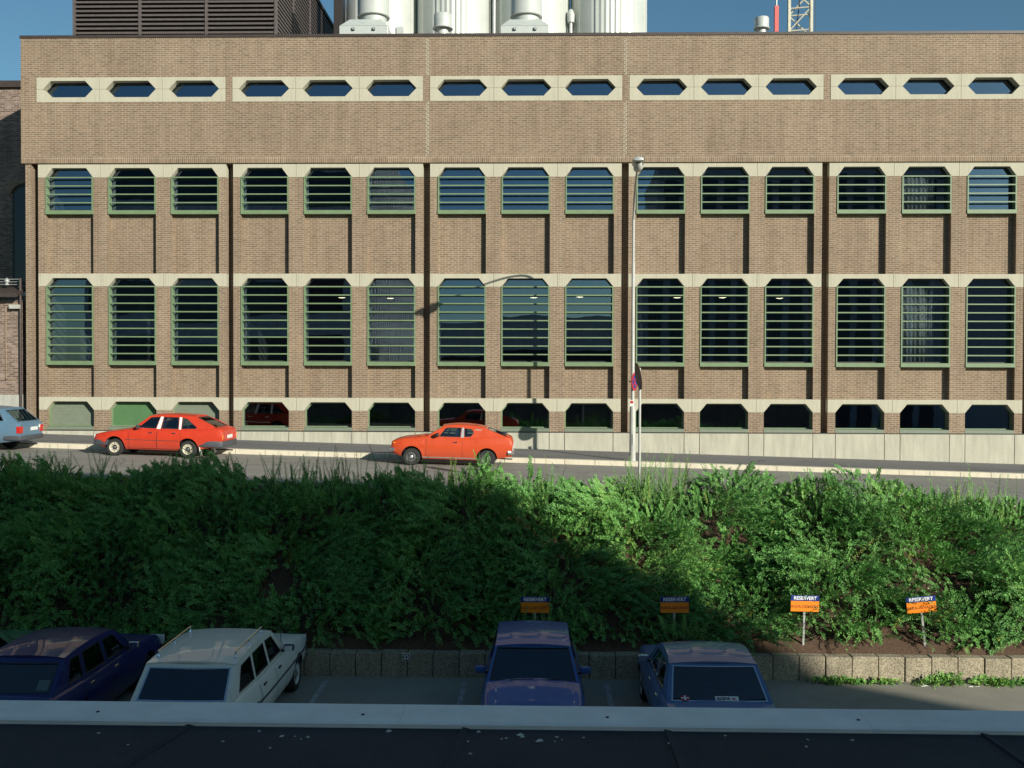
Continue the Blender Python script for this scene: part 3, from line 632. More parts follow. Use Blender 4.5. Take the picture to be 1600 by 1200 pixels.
def sprigs(name, bx, by, bz, dirs, ln, arch, nl, leaf, tint, bark='bark', upv=(.2, -.75, .6)):
    """arching twigs carrying pairs of small leaves; everything vectorised"""
    N = len(bx); base = np.stack([bx, by, bz], 1); d = dirs/np.linalg.norm(dirs, axis=1, keepdims=True)
    t = np.linspace(0.28, 1, nl)[None, :]
    P = base[:, None, :]+d[:, None, :]*(ln[:, None]*t)[:, :, None]
    P[:, :, 2] -= arch[:, None]*ln[:, None]*t*t
    T = d[:, None, :]*np.ones((1, nl, 1)); T = T.copy(); T[:, :, 2] -= (2*arch[:, None]*t); T /= np.linalg.norm(T, axis=2, keepdims=True)
    up = np.array(upv)+RNG.normal(0, .35, (N, 1, 3)); side = np.cross(T, up); side /= np.linalg.norm(side, axis=2, keepdims=True)+1e-9
    nrm = np.cross(side, T)
    sgn = np.where(np.arange(nl) % 2 == 0, 1., -1.)[None, :, None]
    ld = side*sgn*.85+T*RNG.uniform(.35, .75, (N, nl, 1))+nrm*RNG.normal(.12, .24, (N, nl, 1)); ld /= np.linalg.norm(ld, axis=2, keepdims=True)
    wd = np.cross(ld, nrm+RNG.normal(0, .28, (N, nl, 3))); wd /= np.linalg.norm(wd, axis=2, keepdims=True)+1e-9
    L = (leaf[:, None]*RNG.uniform(.7, 1.25, (N, nl))*(1.08-.45*t))[:, :, None]
    v = np.stack([P, P+ld*L*.5+wd*L*.27, P+ld*L, P+ld*L*.5-wd*L*.27], 2).reshape(-1, 3)
    nf = N*nl; faces = np.arange(nf*4).reshape(-1, 4)
    tn = np.repeat(np.clip(tint, 0, 1), nl*4)
    # stems: thin three-sided ribbons through a few points
    ks = np.linspace(0, nl-1, 4).astype(int); S_ = P[:, ks, :]; S_ = np.concatenate([base[:, None, :], S_], 1); m = S_.shape[1]
    wv = np.cross(d, np.array([.3, .9, .2])); wv /= np.linalg.norm(wv, axis=1, keepdims=True); wv = wv[:, None, :]*(np.linspace(.007, .002, m)[None, :, None])
    sv = np.stack([S_-wv, S_+wv], 2).reshape(N, m*2, 3); sf = []
    idx = (np.arange(N)*m*2)[:, None]+nf*4
    sf = np.concatenate([np.stack([idx[:, 0]+2*q, idx[:, 0]+2*q+1, idx[:, 0]+2*q+3, idx[:, 0]+2*q+2], 1) for q in range(m-1)])
    V = np.concatenate([v, sv.reshape(-1, 3)]); Fc = np.concatenate([faces, sf]); tn = np.concatenate([tn, np.full(N*m*2, .3)])
    me = bpy.data.meshes.new(name); me.vertices.add(len(V)); me.vertices.foreach_set('co', V.astype(np.float32).ravel())
    me.loops.add(len(Fc)*4); me.loops.foreach_set('vertex_index', Fc.astype(np.int32).ravel())
    me.polygons.add(len(Fc)); me.polygons.foreach_set('loop_start', np.arange(0, len(Fc)*4, 4, dtype=np.int32))
    me.materials.append(MATS['leaf']); me.materials.append(MATS[bark])
    mi = np.zeros(len(Fc), np.int32); mi[nf:] = 1; me.polygons.foreach_set('material_index', mi)
    at_ = me.attributes.new('tint', 'FLOAT', 'POINT'); at_.data.foreach_set('value', tn.astype(np.float32))
    me.update(calc_edges=True); me.validate(); return link(name, me)
def rand_dirs(n, up, out, sp):
    d = RNG.normal(0, sp, (n, 3)); d[:, 2] += up; d[:, 1] -= out; return d
bankv = np.vectorize(bank)
N = 25000
hx = RNG.uniform(-16.5, 18.5, N); hy = 19.95+4.5*RNG.random(N)**.95
lump = np.clip((vnoise(hx+50, hy, .8, 3)*.85+vnoise(hx+50, hy+9, 2.2, 4)*.6-.28)*1.25, .08, 1.4)
gap = vnoise(hx+20, hy+40, 1.2, 8)
keep = (gap > .07) & ~((abs(hx-8.6) < .5) & (abs(hy-21.2) < .35)); keep &= (hy > 20.02) | (hx < 4) | (gap > .36); 
for sx_ in (5.37, 7.78): keep &= ~((abs(hx-sx_) < .34) & (hy < 20.2))
hx, hy, lump = hx[keep], hy[keep], lump[keep]; N = len(hx)
ty = (hy-19.9)/4.5
ln = (.36+.72*lump)*RNG.uniform(.7, 1.25, N)*(1.05-.15*ty)
flow = (vnoise(hx+70, hy+15, .8, 31)-.5)*2.2
dirs = rand_dirs(N, .75, .65, .26); dirs[:, 0] += flow; topm = ty > .8; dirs[topm, 1] += .4; dirs[topm, 2] += .2; ln[topm] *= np.where(hx[topm] > 1, .62, .8); hi = hy > 24.0; ln[hi] *= .75
arch = RNG.uniform(.1, .75, N)*(1-.4*ty)
tint = np.clip(.26+.36*vnoise(hx+30, hy+30, 1.1, 12)+RNG.normal(0, .10, N)-.06, 0, 1); tint[RNG.random(N) < .01] = .95
hz = bankv(hx, hy)+RNG.uniform(0, .7, N)*lump*np.clip((hy-19.9)/.7, .25, 1)
o1 = sprigs('h', hx, hy, hz, dirs, ln, arch, 30, RNG.uniform(.05, .085, N), tint)
# long wispy shoots along the top
M_ = 1500; sx = RNG.uniform(-16.5, 18.5, M_); sy = RNG.uniform(23.4, 24.5, M_); pk = vnoise(sx+10, sy*0+3, .9, 21); k_ = pk > .5; sx, sy, pk = sx[k_], sy[k_], pk[k_]; M_ = len(sx)
dd = rand_dirs(M_, 1.0, .0, .24); sl_ = RNG.uniform(.6, 1.25, M_)*(.3+.75*pk)*np.where(sx > 1, .6, .95)
cl = []
for sx_, k_ in ((.06, 26), (2.86, 30)):
    X_ = RNG.normal(sx_, .3, k_); sx = np.concatenate([sx, X_]); sy = np.concatenate([sy, RNG.uniform(19.72, 19.86, k_)])
    dd = np.concatenate([dd, rand_dirs(k_, 1.0, .12, .3)]); sl_ = np.concatenate([sl_, RNG.uniform(.5, .95, k_)])
cl += [(998, 728, 46), (1045, 722, 22), (1065, 722, 14), (540, 715, 26), (625, 715, 24), (60, 718, 26), (160, 722, 22), (440, 722, 18), (330, 735, 14), (1130, 742, 16), (1290, 745, 20), (1480, 752, 16), (1560, 750, 16), (760, 735, 16), (860, 735, 16)]
for px, py, k_ in cl:
    p = at(px, py, 24.0); X_ = p.x+RNG.normal(0, .16 if k_ > 40 else .28, k_); Y_ = RNG.uniform(23.6, 24.2, k_); sx = np.concatenate([sx, X_]); sy = np.concatenate([sy, Y_])
    dd = np.concatenate([dd, rand_dirs(k_, 1.0, .05, .22)]); sl_ = np.concatenate([sl_, (p.z+.18-bankv(X_, Y_))*RNG.uniform(.6, 1.15, k_)])
M_ = len(sx)
o2 = sprigs('h2', sx, sy, bankv(sx, sy)+.1, dd, sl_, RNG.uniform(0, .25, M_), 40, RNG.uniform(.035, .055, M_), np.clip(RNG.normal(.45, .15, M_), 0, 1))
bm = bmesh.new(); bm.from_mesh(o1.data); bm.from_mesh(o2.data); me = bpy.data.meshes.new('hedge'); bm.to_mesh(me); bm.free()
for mm in o1.data.materials: me.materials.append(mm)
bpy.data.objects.remove(o1); bpy.data.objects.remove(o2)
hd_ = link('hedge', me); tag(hd_, 'thick bank of arching green shrubs between the parking lot and the road', 'hedge', kind='stuff')
# dead brown patch of twigs
n = 60; o = sprigs('dead_twigs', RNG.uniform(8.3, 9.1, n), RNG.uniform(20.9, 21.5, n), np.full(n, 1.15)+RNG.uniform(-.1, .2, n), rand_dirs(n, .7, .5, .5), RNG.uniform(.3, .55, n), RNG.uniform(.1, .4, n), 3, np.full(n, .01), np.full(n, 1.), 'bark')
tag(o, 'brown leafless twigs in a gap of the green hedge', 'dead shrub')
# two tall shoots that stand clear of the hedge before the orange-red coupe, yellowing
for px, py, h_, tn, lab in ((703, 735, 1.05, .93, 'tall yellowing shoot standing up from the hedge in front of the orange-red coupe'), (352, 752, .95, .12, 'dark arching shoot standing up from the hedge behind the red hatchback')):
    p = at(px, py, 24.3); n = 5
    o = sprigs('tall_shoot', np.full(n, p.x)+RNG.normal(0, .03, n), np.full(n, 24.3), np.full(n, bank(p.x, 24.3)), np.stack([RNG.normal(.0, .05, n), np.zeros(n), np.ones(n)], 1), np.array([h_, h_*.95, h_*.6, h_*.5, h_*.9]), RNG.uniform(-.02, .03, n), 44, np.full(n, .05), np.full(n, tn)); tag(o, lab, 'plant', 'tall shoots above the hedge')
# weeds at the foot of the wall
for px, w_, h_, lab in ((1302, .55, .17, 'flat tuft of weeds at the wall foot, the leftmost of them'), (1335, .3, .14, 'small weed at the wall foot beside the leftmost tuft'), (1378, .3, .12, 'low sparse weed at the wall foot between the two reserved signs'), (1455, .4, .2, 'spreading low weed at the wall foot left of the tallest weed'), (1480, .3, .34, 'tallest upright leafy weed at the wall foot'), (1535, .38, .2, 'rounded weed at the wall foot right of the tallest weed'), (1566, .3, .2, 'leafy weed at the wall foot near the right edge'), (1598, .3, .2, 'weed at the wall foot cut by the right edge')):
    p = at(px, 1062, 19.42); n = int(40*w_/.3)
    o = sprigs('weed', p.x+RNG.normal(0, w_*.4, n), 19.43+RNG.uniform(-.1, .05, n), np.full(n, .0), rand_dirs(n, 1.0, .35, .55), h_*RNG.uniform(.6, 1.2, n), RNG.uniform(.1, .6, n), 9, RNG.uniform(.045, .08, n), np.clip(RNG.normal(.6, .12, n), 0, 1)); tag(o, lab, 'weed', 'weeds along the wall foot')
for px, lab in ((1440, 'pale dry leaf litter on the asphalt beside the tall weed'), (1523, 'pale dry leaf litter on the asphalt, the right one')):
    p = at(px, 1067, 19.2); b = MB()
    for q in range(3): x = RNG.normal(0, .06); y = RNG.normal(0, .02); b.add([(x-.05, y, .01), (x, y-.02, .022), (x+.05, y+.01, .012), (x, y+.025, .016)], [(0, 1, 2, 3)])
    o = b.build('leaf_litter', 'paper', None, (p.x, 19.22, 0)); sm = o.modifiers.new('s', 'SOLIDIFY'); sm.thickness = .003; tag(o, lab, 'leaf litter', 'leaf litter by the wall')
# parking signs
SG = None
spots = [(836, 945, 0, 'shaded blue and orange RESERVERT sign behind the blue hatchback'), (1054, 945, 0, 'shaded blue and orange RESERVERT sign behind the blue saloon, half hidden by leaves'), (1256, 943, -1.5, 'sunlit blue and orange RESERVERT sign standing upright at the hedge foot'), (1446, 944.5, 6, 'sunlit blue and orange RESERVERT sign tilted on its post, the rightmost one')]
for q, (px, py, tl_, lab) in enumerate(spots):
    p = at(px, py, 19.9)
    if SG is None:
        t = SG = empty('parking_sign', (p.x, 19.9, bank(p.x, 19.9)), lab, 'sign', 'reserved parking signs'); h = p.z-t.location.z
        bevel(MB().box(-.285, .285, -.01, .01, h+.055, h+.16).build('blue_board', 'sign_blue', t), .004)
        bevel(MB().box(-.285, .285, -.01, .01, h-.16, h+.05).build('orange_board', 'sign_orange', t), .004)
        text('RESERVERT', .095, 'text_white', t.children[0], (0, -.0125, h+.107), bold=.002, sx=.98)
        text('AGFA-GEVAERT', .085, 'text_brown', t.children[1], (0, -.0125, h-.06), bold=.0005, sx=.94)
        MB().box(-.02, .02, .01, .04, -.2, h+.1).build('post', 'pale_metal', t)
    else:
        t = copy_tree(SG); t['label'] = lab; t.location = (p.x, 19.9, SG.location.z+(p.z-CZ)-(at(836, 945, 19.9).z-CZ))
    t.rotation_euler = (0, R(-tl_), R([0, 2, 3, -4][q]))
p = at(634.5, 1027, 19.48); t = empty('bay_number_plate', p, 'small black and white plate with number 22 on the low wall', 'sign')
MB().box(-.075, .075, -.012, .012, -.075, .075).build('plate', 'plate_white', t); MB().box(-.066, .066, -.016, -.0125, -.066, .066).build('dark_field', 'text_black', t); text('22', .12, 'text_white', t, (0, -.0185, 0), bold=.003)

# ------------------------------------------------------------------ low roof below the camera, and the buildings behind it
lr = empty('low_building', (0, 1.5, 0), 'dark felt roof of a low annex with pale metal edge strip, nearest the viewer', 'building')
o_ = (0, 1.5, 0); ZR = CZ-1.45
MB(o_).box(-30, 20, -3.5, 4.02, 0, ZR-.045).build('wall', 'brick_old', lr)
b = MB(o_); xs = [-30, -1.13, -.62+.18, .62, 20]
b.box(-30, 20, -3.5, 4.035, ZR-.045, ZR-.02); b.build('roof_felt', 'roof_felt', lr)
# felt laps (overlapping sheet edges)
b = MB(o_)
for x, s in ((-1.72, .3), (-.42, .13), (.55, -.02), (1.9, -.1)):
    b.add([(x+s, 4.03, ZR-.0195), (x+s+.03, 4.03, ZR-.0195), (x+.03-s*1.2, 1.2, ZR-.0195), (x-s*1.2, 1.2, ZR-.0195), (x+s, 4.03, ZR-.012), (x+s+.03, 4.03, ZR-.0185), (x+.03-s*1.2, 1.2, ZR-.0185), (x-s*1.2, 1.2, ZR-.012)], [(4, 5, 6, 7), (0, 4, 7, 3), (1, 2, 6, 5)])
b.build('felt_lap', 'roof_felt', lr)
b = MB(o_); xs = [-30, -2.6, -.55, 1.37, 3.6, 20]
for a, c in zip(xs[:-1], xs[1:]): b.prism([(4.025, ZR-.03), (4.03, ZR-.005), (4.05, ZR), (4.245, ZR+.004), (4.26, ZR-.01), (4.26, ZR-.12), (4.245, ZR-.12), (4.24, ZR-.02)], a+.0006, c-.0006, 'x')
b.build('edge_flashing', 'flashing_metal', lr)
for px, py in ((153, 1112), (567, 1122), (949, 1126), (1341, 1129)):
    d = at(px, py, 4.12); MB(o_).lathe([(.0075, 0), (.0075, .003), (.003, .005), (0, .005)], (d.x, 4.12, ZR+.001), n=10).build('screw', 'black_trim', lr)
for q, (px, py) in enumerate(((154, 1145), (200, 1163), (348, 1158), (405, 1142), (440, 1150), (461, 1150), (470, 1154), (481, 1151), (422, 1168), (607, 1142), (748, 1143), (731, 1158), (784, 1154), (791, 1153), (735, 1177), (813, 1148), (816, 1151), (843, 1157), (870, 1151), (878, 1155), (867, 1158), (912, 1152), (1133, 1149), (1045, 1161), (1262, 1155), (1260, 1166), (1332, 1156))):
    d = at(px, py, 1.); f = (ZR-.018-CZ)/(d.z-CZ); s = random.uniform(.003, .008)*(1.6 if px in (607, 813, 843, 870) else 1)
    b = MB(); b.add([(random.uniform(-1, 1)*s*.3+math.cos(a)*s*1.5, math.sin(a)*s, 0) for a in (0, 1.2, 2.5, 3.6, 5)]+[(0, 0, s*.8)], [(4, 3, 2, 1, 0), (0, 1, 5), (1, 2, 5), (2, 3, 5), (3, 4, 5), (4, 0, 5)])
    o = b.build('debris_chip', 'debris', None, (d.x*f, 1*f, ZR-.0195)); o.rotation_euler = (0, 0, random.uniform(0, 6)); tag(o, 'tiny pale chip of debris lying on the black roof felt', 'debris', 'pale chips on the black roof felt')
ob = empty('office_building', (0, -3, 0), 'own office building behind the viewpoint, seen only mirrored in the windows opposite', 'building'); o_ = (0, -3, 0)
MB(o_).box(-9.6, 9, -16, -5, 0, CZ+4.0).build('wall', 'concrete_tower', ob)
for z in (1.2, 4.6): MB(o_).box(-9.4, 8.8, -5, -4.97, z+1, z+2.7).build('window', 'glazing_dark', ob)
ct = empty('concrete_tower', (-22, -9, 0), 'pale concrete tower with fins behind the viewpoint, seen only mirrored in the windows opposite', 'building'); o_ = (-22, -9, 0)
MB(o_).box(-36, -14.2, -48, -6, 0, CZ+19.5).build('wall', 'concrete_tower', ct)
for z in range(5): MB(o_).box(-35.6, -15, -6, -5.95, 1+z*4.6, 3.8+z*4.6).build('window', 'glazing_dark', ct)
for z in range(5): MB(o_).box(-14.2, -14.15, -47.5, -6.4, 2+z*4.3, 4.5+z*4.3).build('window', 'glazing_dark', ct)
b = MB(o_)
for q in range(32): b.box(-14.2, -13.8, -47.2+q*1.3, -46.95+q*1.3, 1, CZ+19.3)
b.build('fin', 'concrete_tower', ct)
dt = empty('dark_tower', (25, -20, 0), 'dark glazed tower behind the viewpoint whose shade falls on the parking lot', 'building'); o_ = (25, -20, 0)
MB(o_).prism([(11, 0), (46.5, 0), (46.5, CZ+9), (42.2, CZ+12.5), (40.7, CZ+14), (38.8, CZ+16.7), (37.6, CZ+19.8), (11, CZ+19.8)], -34, -20).build('wall', 'tower_grey', dt)
for q in range(13): MB(o_).box(11.6+q*2., 12.9+q*2., -20, -19.95, .5, CZ+18.2).build('window', 'glazing_dark', dt)
# ------------------------------------------------------------------ cars
def lerp_tab(tab, x):
    if x <= tab[0][0]: return tab[0][1]
    for (a, u), (c, v_) in zip(tab[:-1], tab[1:]):
        if x <= c:
            return u+(v_-u)*(x-a)/max(c-a, 1e-9)
    return tab[-1][1]
def smooth_tab(tab, x):       # monotone cubic through the table
    n = len(tab)
    if x <= tab[0][0]: return tab[0][1]
    if x >= tab[-1][0]: return tab[-1][1]
    for i in range(n-1):
        if x <= tab[i+1][0]:
            h = tab[i+1][0]-tab[i][0]; d = (tab[i+1][1]-tab[i][1])/h
            def sl(j):
                if j <= 0 or j >= n-1: return (tab[1][1]-tab[0][1])/(tab[1][0]-tab[0][0]) if j <= 0 else (tab[-1][1]-tab[-2][1])/(tab[-1][0]-tab[-2][0])
                a = (tab[j][1]-tab[j-1][1])/(tab[j][0]-tab[j-1][0]); c = (tab[j+1][1]-tab[j][1])/(tab[j+1][0]-tab[j][0])
                return 0 if a*c <= 0 else 2*a*c/(a+c)
            m0, m1 = sl(i), sl(i+1); t = (x-tab[i][0])/h
            return (2*t**3-3*t*t+1)*tab[i][1]+(t**3-2*t*t+t)*h*m0+(-2*t**3+3*t*t)*tab[i+1][1]+(t**3-t*t)*h*m1
SEC = [(0, .86), (.1, .93), (.25, .975), (.45, 1.0), (.6, 1.0), (.78, .975), (.9, .945), (.97, .915), (1, .875)]
from mathutils.geometry import delaunay_2d_cdt
def inside(p, poly):
    r = False; n = len(poly)
    for i in range(n):
        (x1, y1), (x2, y2) = poly[i], poly[(i+1) % n]
        if (y1 > p[1]) != (y2 > p[1]) and p[0] < (x2-x1)*(p[1]-y1)/(y2-y1)+x1: r = not r
    return r
def cdt(out, holes):
    vs = []; ed = []
    for loop in [out]+holes:
        b0 = len(vs); vs += [Vector(q) for q in loop]; ed += [(b0+i, b0+(i+1) % len(loop)) for i in range(len(loop))]
    v, e, f = delaunay_2d_cdt(vs, ed, [], 0, 1e-5)[:3]
    keep = []
    for t in f:
        c = (sum(v[i].x for i in t)/len(t), sum(v[i].y for i in t)/len(t))
        if inside(c, out) and not any(inside(c, h) for h in holes): keep.append(list(t))
    return [(q.x, q.y) for q in v], keep
class Car:
    def __init__(s, name, label, cat, P, loc, rz, slope=0, group='cars in the parking lot'):
        s.P = P; s.t = empty(name, loc, label, cat, group); s.t.rotation_euler = (0, slope, rz) if rz == 0 else (0, 0, rz)
        s.L = P['L']; s.paint = P['paint']; s.build()
    def top(s, x): return smooth_tab(s.P['top'], x)
    def bot(s, x): return lerp_tab(s.P['bot'], x)
    def hw(s, x): return s.P['hw']*smooth_tab(s.P['plan'], x)
    def ys(s, x, z):          # half width of the lower body at height z
        zt, zb = s.top(x), s.bot(x); return s.hw(x)*smooth_tab(SEC, min(max((z-zb)/max(zt-zb, .01), 0), 1))
    def X(s, x): return x-s.L/2
    # cabin side: a polyline of (x, z) with linear tumblehome
    def yc(s, x, z):
        c = s.P['cab']; zb = s.top(x); t = min(max((z-zb)/(c['zr']-zb), 0), 1.05); yb = s.hw(min(max(x, .3), s.L-.3))*.90
        return yb+(c['wr']-yb)*(t**1.15)
    def build(s):
        P, T = s.P, s.t; L = s.L
        # ---- lower body
        ra = P.get('ra', .345); zc_ = P['rw']+.015
        st = set([0, .03, .08]+[round(L*q/46, 4) for q in range(1, 46)]+[L-.08, L-.03, L]); arches = []
        for xw in P['wheels']:
            st = {x for x in st if not (xw-ra-.012 < x < xw+ra+.012)}
            st |= {xw-ra-.002, xw+ra+.002}|{xw+(ra-.0005)*math.cos(math.pi*q/18) for q in range(19)}
        st = sorted(st); ct = 4; vs = []; inar = []
        for x in st:
            zb, zt, hw = s.bot(x), s.top(x), s.hw(x); za = zb; yi = hw*.80; hit = False
            for xw in P['wheels']:
                if abs(x-xw) < ra: za = zc_+math.sqrt(max(ra*ra-(x-xw)**2, 0)); yi = P['hw']-.28; hit = True
            inar.append(hit)
            pts = [(0, zb), (yi, zb), (yi+.0005, za)]
            for t, w_ in SEC: z = za+(zt-za)*t; pts.append((s.ys(x, z), z))
            yb = hw*SEC[-1][1]; cr = P.get('crown', .035)*min(1, x/.4, (L-x)/.25+.2)
            for q in range(1, ct+1):
                y = yb*(1-q/ct); pts.append((y, zt+cr*(1-(y/yb)**2)))
            ring = pts+[(-y, z) for y, z in pts[-2:0:-1]]; vs += [(s.X(x), y, z) for y, z in ring]
        n = len(ring); b = MB(); b.add(vs, [])
        for i in range(len(st)-1):
            for k in range(n):
                b.f.append([i*n+k, i*n+(k+1) % n, (i+1)*n+(k+1) % n, (i+1)*n+k]); b.mi.append(1 if (inar[i] or inar[i+1]) and (k in (0, 1, 2) or k >= n-3) else 0)
        b.f += [list(range(n))[::-1], [(len(st)-1)*n+k for k in range(n)]]; b.mi += [0, 0]
        body = b.build('body', [s.paint, 'black_trim'], T, smooth=32)
        s.body = body
        # ---- cabin
        c = P['cab']; zr = c['zr']; (x0, x1, x2, x3) = c['xs']; z0, z3 = s.top(x0), s.top(x3); z1, z2 = c.get('z1', zr-.045), c.get('z2', zr-.05); wr = c['wr']
        out = [(x0, z0-.02), (x1, z1)]
        for q in (.25, .5, .75): out.append((x1+(x2-x1)*q, s.zroof(x1+(x2-x1)*q)))
        out += [(x2, z2)]+c.get('rear', [])+[(x3, z3-.02)]
        for q in range(1, 8): x = x3+(x0-x3)*q/8; out.append((x, s.top(x)-.02))
        for sg in (1, -1):
            vsx, fx = cdt(out, P['windows']); nv = len(vsx); be = {}
            for f in fx:
                for i in range(len(f)): e = tuple(sorted((f[i], f[(i+1) % len(f)]))); be[e] = be.get(e, 0)+1
            b = MB(); v3 = [(s.X(x), sg*s.yc(x, z), z) for x, z in vsx]+[(s.X(x), sg*(s.yc(x, z)-.04), z) for x, z in vsx]
            b.add(v3, fx+[[i+nv for i in f][::-1] for f in fx]+[(e[0], e[1], e[1]+nv, e[0]+nv) for e, k in be.items() if k == 1])
            b.build('cabin_side', s.paint, T)
            for wi, wp in enumerate(P['windows']):
                b = MB(); cx = sum(p[0] for p in wp)/len(wp); cz = sum(p[1] for p in wp)/len(wp)
                b.add([(s.X(x), sg*(s.yc(x, z)-.018), z) for x, z in wp], [list(range(len(wp)))])
                o = b.build('side_window', P['glass'], T)
                b = MB(); k = len(wp); ins = [(x+(cx-x)*.07, z+(cz-z)*.07) for x, z in wp]
                b.add([(s.X(x), sg*(s.yc(x, z)+.003), z) for x, z in wp]+[(s.X(x), sg*(s.yc(x, z)+.003), z) for x, z in ins]+[(s.X(x), sg*(s.yc(x, z)-.02), z) for x, z in ins], [(i, (i+1) % k, k+(i+1) % k, k+i) for i in range(k)]+[(k+i, k+(i+1) % k, 2*k+(i+1) % k, 2*k+i) for i in range(k)])
                b.build('window_trim', P.get('trim', 'black_trim'), o)
            for pl, m in P.get('pillars', []):   # pillar covers; the hatchback's white ones are a painted sun highlight
                b = MB(); k = len(pl); b.add([(s.X(x), sg*(s.yc(x, z)+.005), z) for x, z in pl]+[(s.X(x), sg*(s.yc(x, z)-.01), z) for x, z in pl], [list(range(k)), list(range(2*k-1, k-1, -1))]+[(i, (i+1) % k, k+(i+1) % k, k+i) for i in range(k)])
                b.build('pillar_cover', m, T)
        # roof: crowned sheet with rolled edges
        b = MB(); nx, ny = 14, 12; vs = []
        for lay in (0, -.035):
            for i in range(nx+1):
                x = x1-.02+(x2-x1+.04)*i/nx
                for j in range(ny+1):
                    v = -1+2*j/ny; y = v*(wr+.004); e = abs(v)
                    z = s.zroof(x)+.035*(1-e**2.2)+.004+lay
                    vs.append((s.X(x), y, z))
        m = (nx+1)*(ny+1); fs = []
        for i in range(nx):
            for j in range(ny): a = i*(ny+1)+j; fs += [(a, a+1, a+ny+2, a+ny+1), (m+a, m+a+ny+1, m+a+ny+2, m+a+1)]
        for i in range(nx):
            for j in (0, ny): a = i*(ny+1)+j; fs.append((a, a+ny+1, m+a+ny+1, m+a))
        for j in range(ny):
            for i in (0, nx): a = i*(ny+1)+j; fs.append((a, a+1, m+a+1, m+a))
        roof = b.add(vs, fs).build('roof', s.paint, T, smooth=40)
        s.roof = roof
        for q in P.get('roof_ribs', []):
            MB().box(s.X(x1)+.15, s.X(x2)-.15, q-.02, q+.02, zr+.02, zr+.044).build('roof_rib', s.paint, roof)
        # screens front and back
        s.screen('windscreen', x0, z0, x1, z1, P['glass'], 1, P.get('trim_f', 'black_trim'))
        rg = c.get('rear_glass', (x3, z3, x2, z2)); s.rw = s.screen('rear_window', rg[0], rg[1], rg[2], rg[3], P.get('glass_r', P['glass']), -1, P.get('trim_r', 'black_trim'), P.get('rear_inset', (.05, .05, .06)))
        if c.get('tail'):      # painted tail panel strip between the roof end and rear base
            (xa, za), (xb, zb) = c['tail']; b = MB(); ya, yb = s.yc(xa, za), s.yc(xb, zb)
            b.add([(s.X(xa), -ya, za), (s.X(xa), ya, za), (s.X(xb), yb, zb), (s.X(xb), -yb, zb), (s.X(xa)-.03, -ya, za), (s.X(xa)-.03, ya, za), (s.X(xb)-.03, yb, zb), (s.X(xb)-.03, -yb, zb)], [(0, 1, 2, 3), (7, 6, 5, 4), (0, 4, 5, 1), (1, 5, 6, 2), (2, 6, 7, 3), (3, 7, 4, 0)]); b.build('tailgate', s.paint, T)
        # interior: dark tub, seats
        zt = min(z0, z3); b = MB(); xa, xb = x0+.12, x3-.06
        n = 10; vs = []
        for i in range(n+1):
            x = xa+(xb-xa)*i/n; w_ = s.hw(x)*.86; vs += [(s.X(x), -w_, s.top(x)+.045), (s.X(x), w_, s.top(x)+.045)]
        b.add(vs, [(2*i, 2*i+1, 2*i+3, 2*i+2) for i in range(n)]).build('interior', 'seat_dark', T)
        for xs_, kind in P['seats']:
            for y in ((-.34, .34) if kind == 'f' else (-.29, .29)):
                o = MB().add([], []); zq = s.top(xs_)-.12; w_ = .23 if kind == 'f' else .27; h_ = .36 if kind == 'f' else .25
                o.prism([(s.X(xs_)-.06, zq), (s.X(xs_)+.06, zq), (s.X(xs_)+.17, zq+h_), (s.X(xs_)+.09, zq+h_+.02)], y-w_, y+w_)
                if kind == 'f': o.prism([(s.X(xs_)+.1, zq+h_+.04), (s.X(xs_)+.17, zq+h_+.03), (s.X(xs_)+.2, zq+h_+.18), (s.X(xs_)+.13, zq+h_+.19)], y-.12, y+.12)
                bevel(o.build('seat', P.get('seatmat', 'seat_dark'), T), .03, 2)
        b = MB(); n = 20; r_ = .18; b.tube([(s.X(x0+.62)+.05*math.sin(2*math.pi*q/n), P.get('wheel_side', -1)*-.36+r_*math.cos(2*math.pi*q/n), s.top(x0)+.02+r_*.9*math.sin(2*math.pi*q/n)) for q in range(n+1)], .013, 6); b.build('steering_wheel', 'black_trim', T)
        # ---- wheels
        r = P['rw']
        for xw in P['wheels']:
            for sg in (-1, 1):
                yo = sg*(P['hw']-.035); c_ = (s.X(xw), yo, r)
                f = lambda prof: [(a, -sg*h) for a, h in prof]
                ty = MB().lathe(f([(r*.62, .16), (r*.9, .17), (r, .14), (r, .03), (r*.92, -.005), (r*.64, .0), (r*.60, .02), (r*.59, .09)]), c_, 'y', 32).build('wheel', 'rubber', T, smooth=35)
                MB().lathe(f([(r*.63, .02), (r*.61, -.002), (r*.56, .012), (r*.50, .03), (r*.34, .016), (r*.30, .02), (0, .02)]), c_, 'y', 32).build('rim', P.get('rim', 'wheel_silver'), ty, smooth=35)
                b = MB()
                if P.get('holes', 1):
                    for q in range(8):
                        a = 2*math.pi*q/8; b.lathe(f([(r*.055, .012), (0, .012)]), (c_[0]+r*.43*math.cos(a), yo, r+r*.43*math.sin(a)), 'y', 8)
                b.lathe(f([(r*.2, .03), (r*.2, .0), (r*.12, -.012), (0, -.014)]), c_, 'y', 20).build('hub_cap', P.get('hub', 'wheel_dark'), ty, smooth=35)
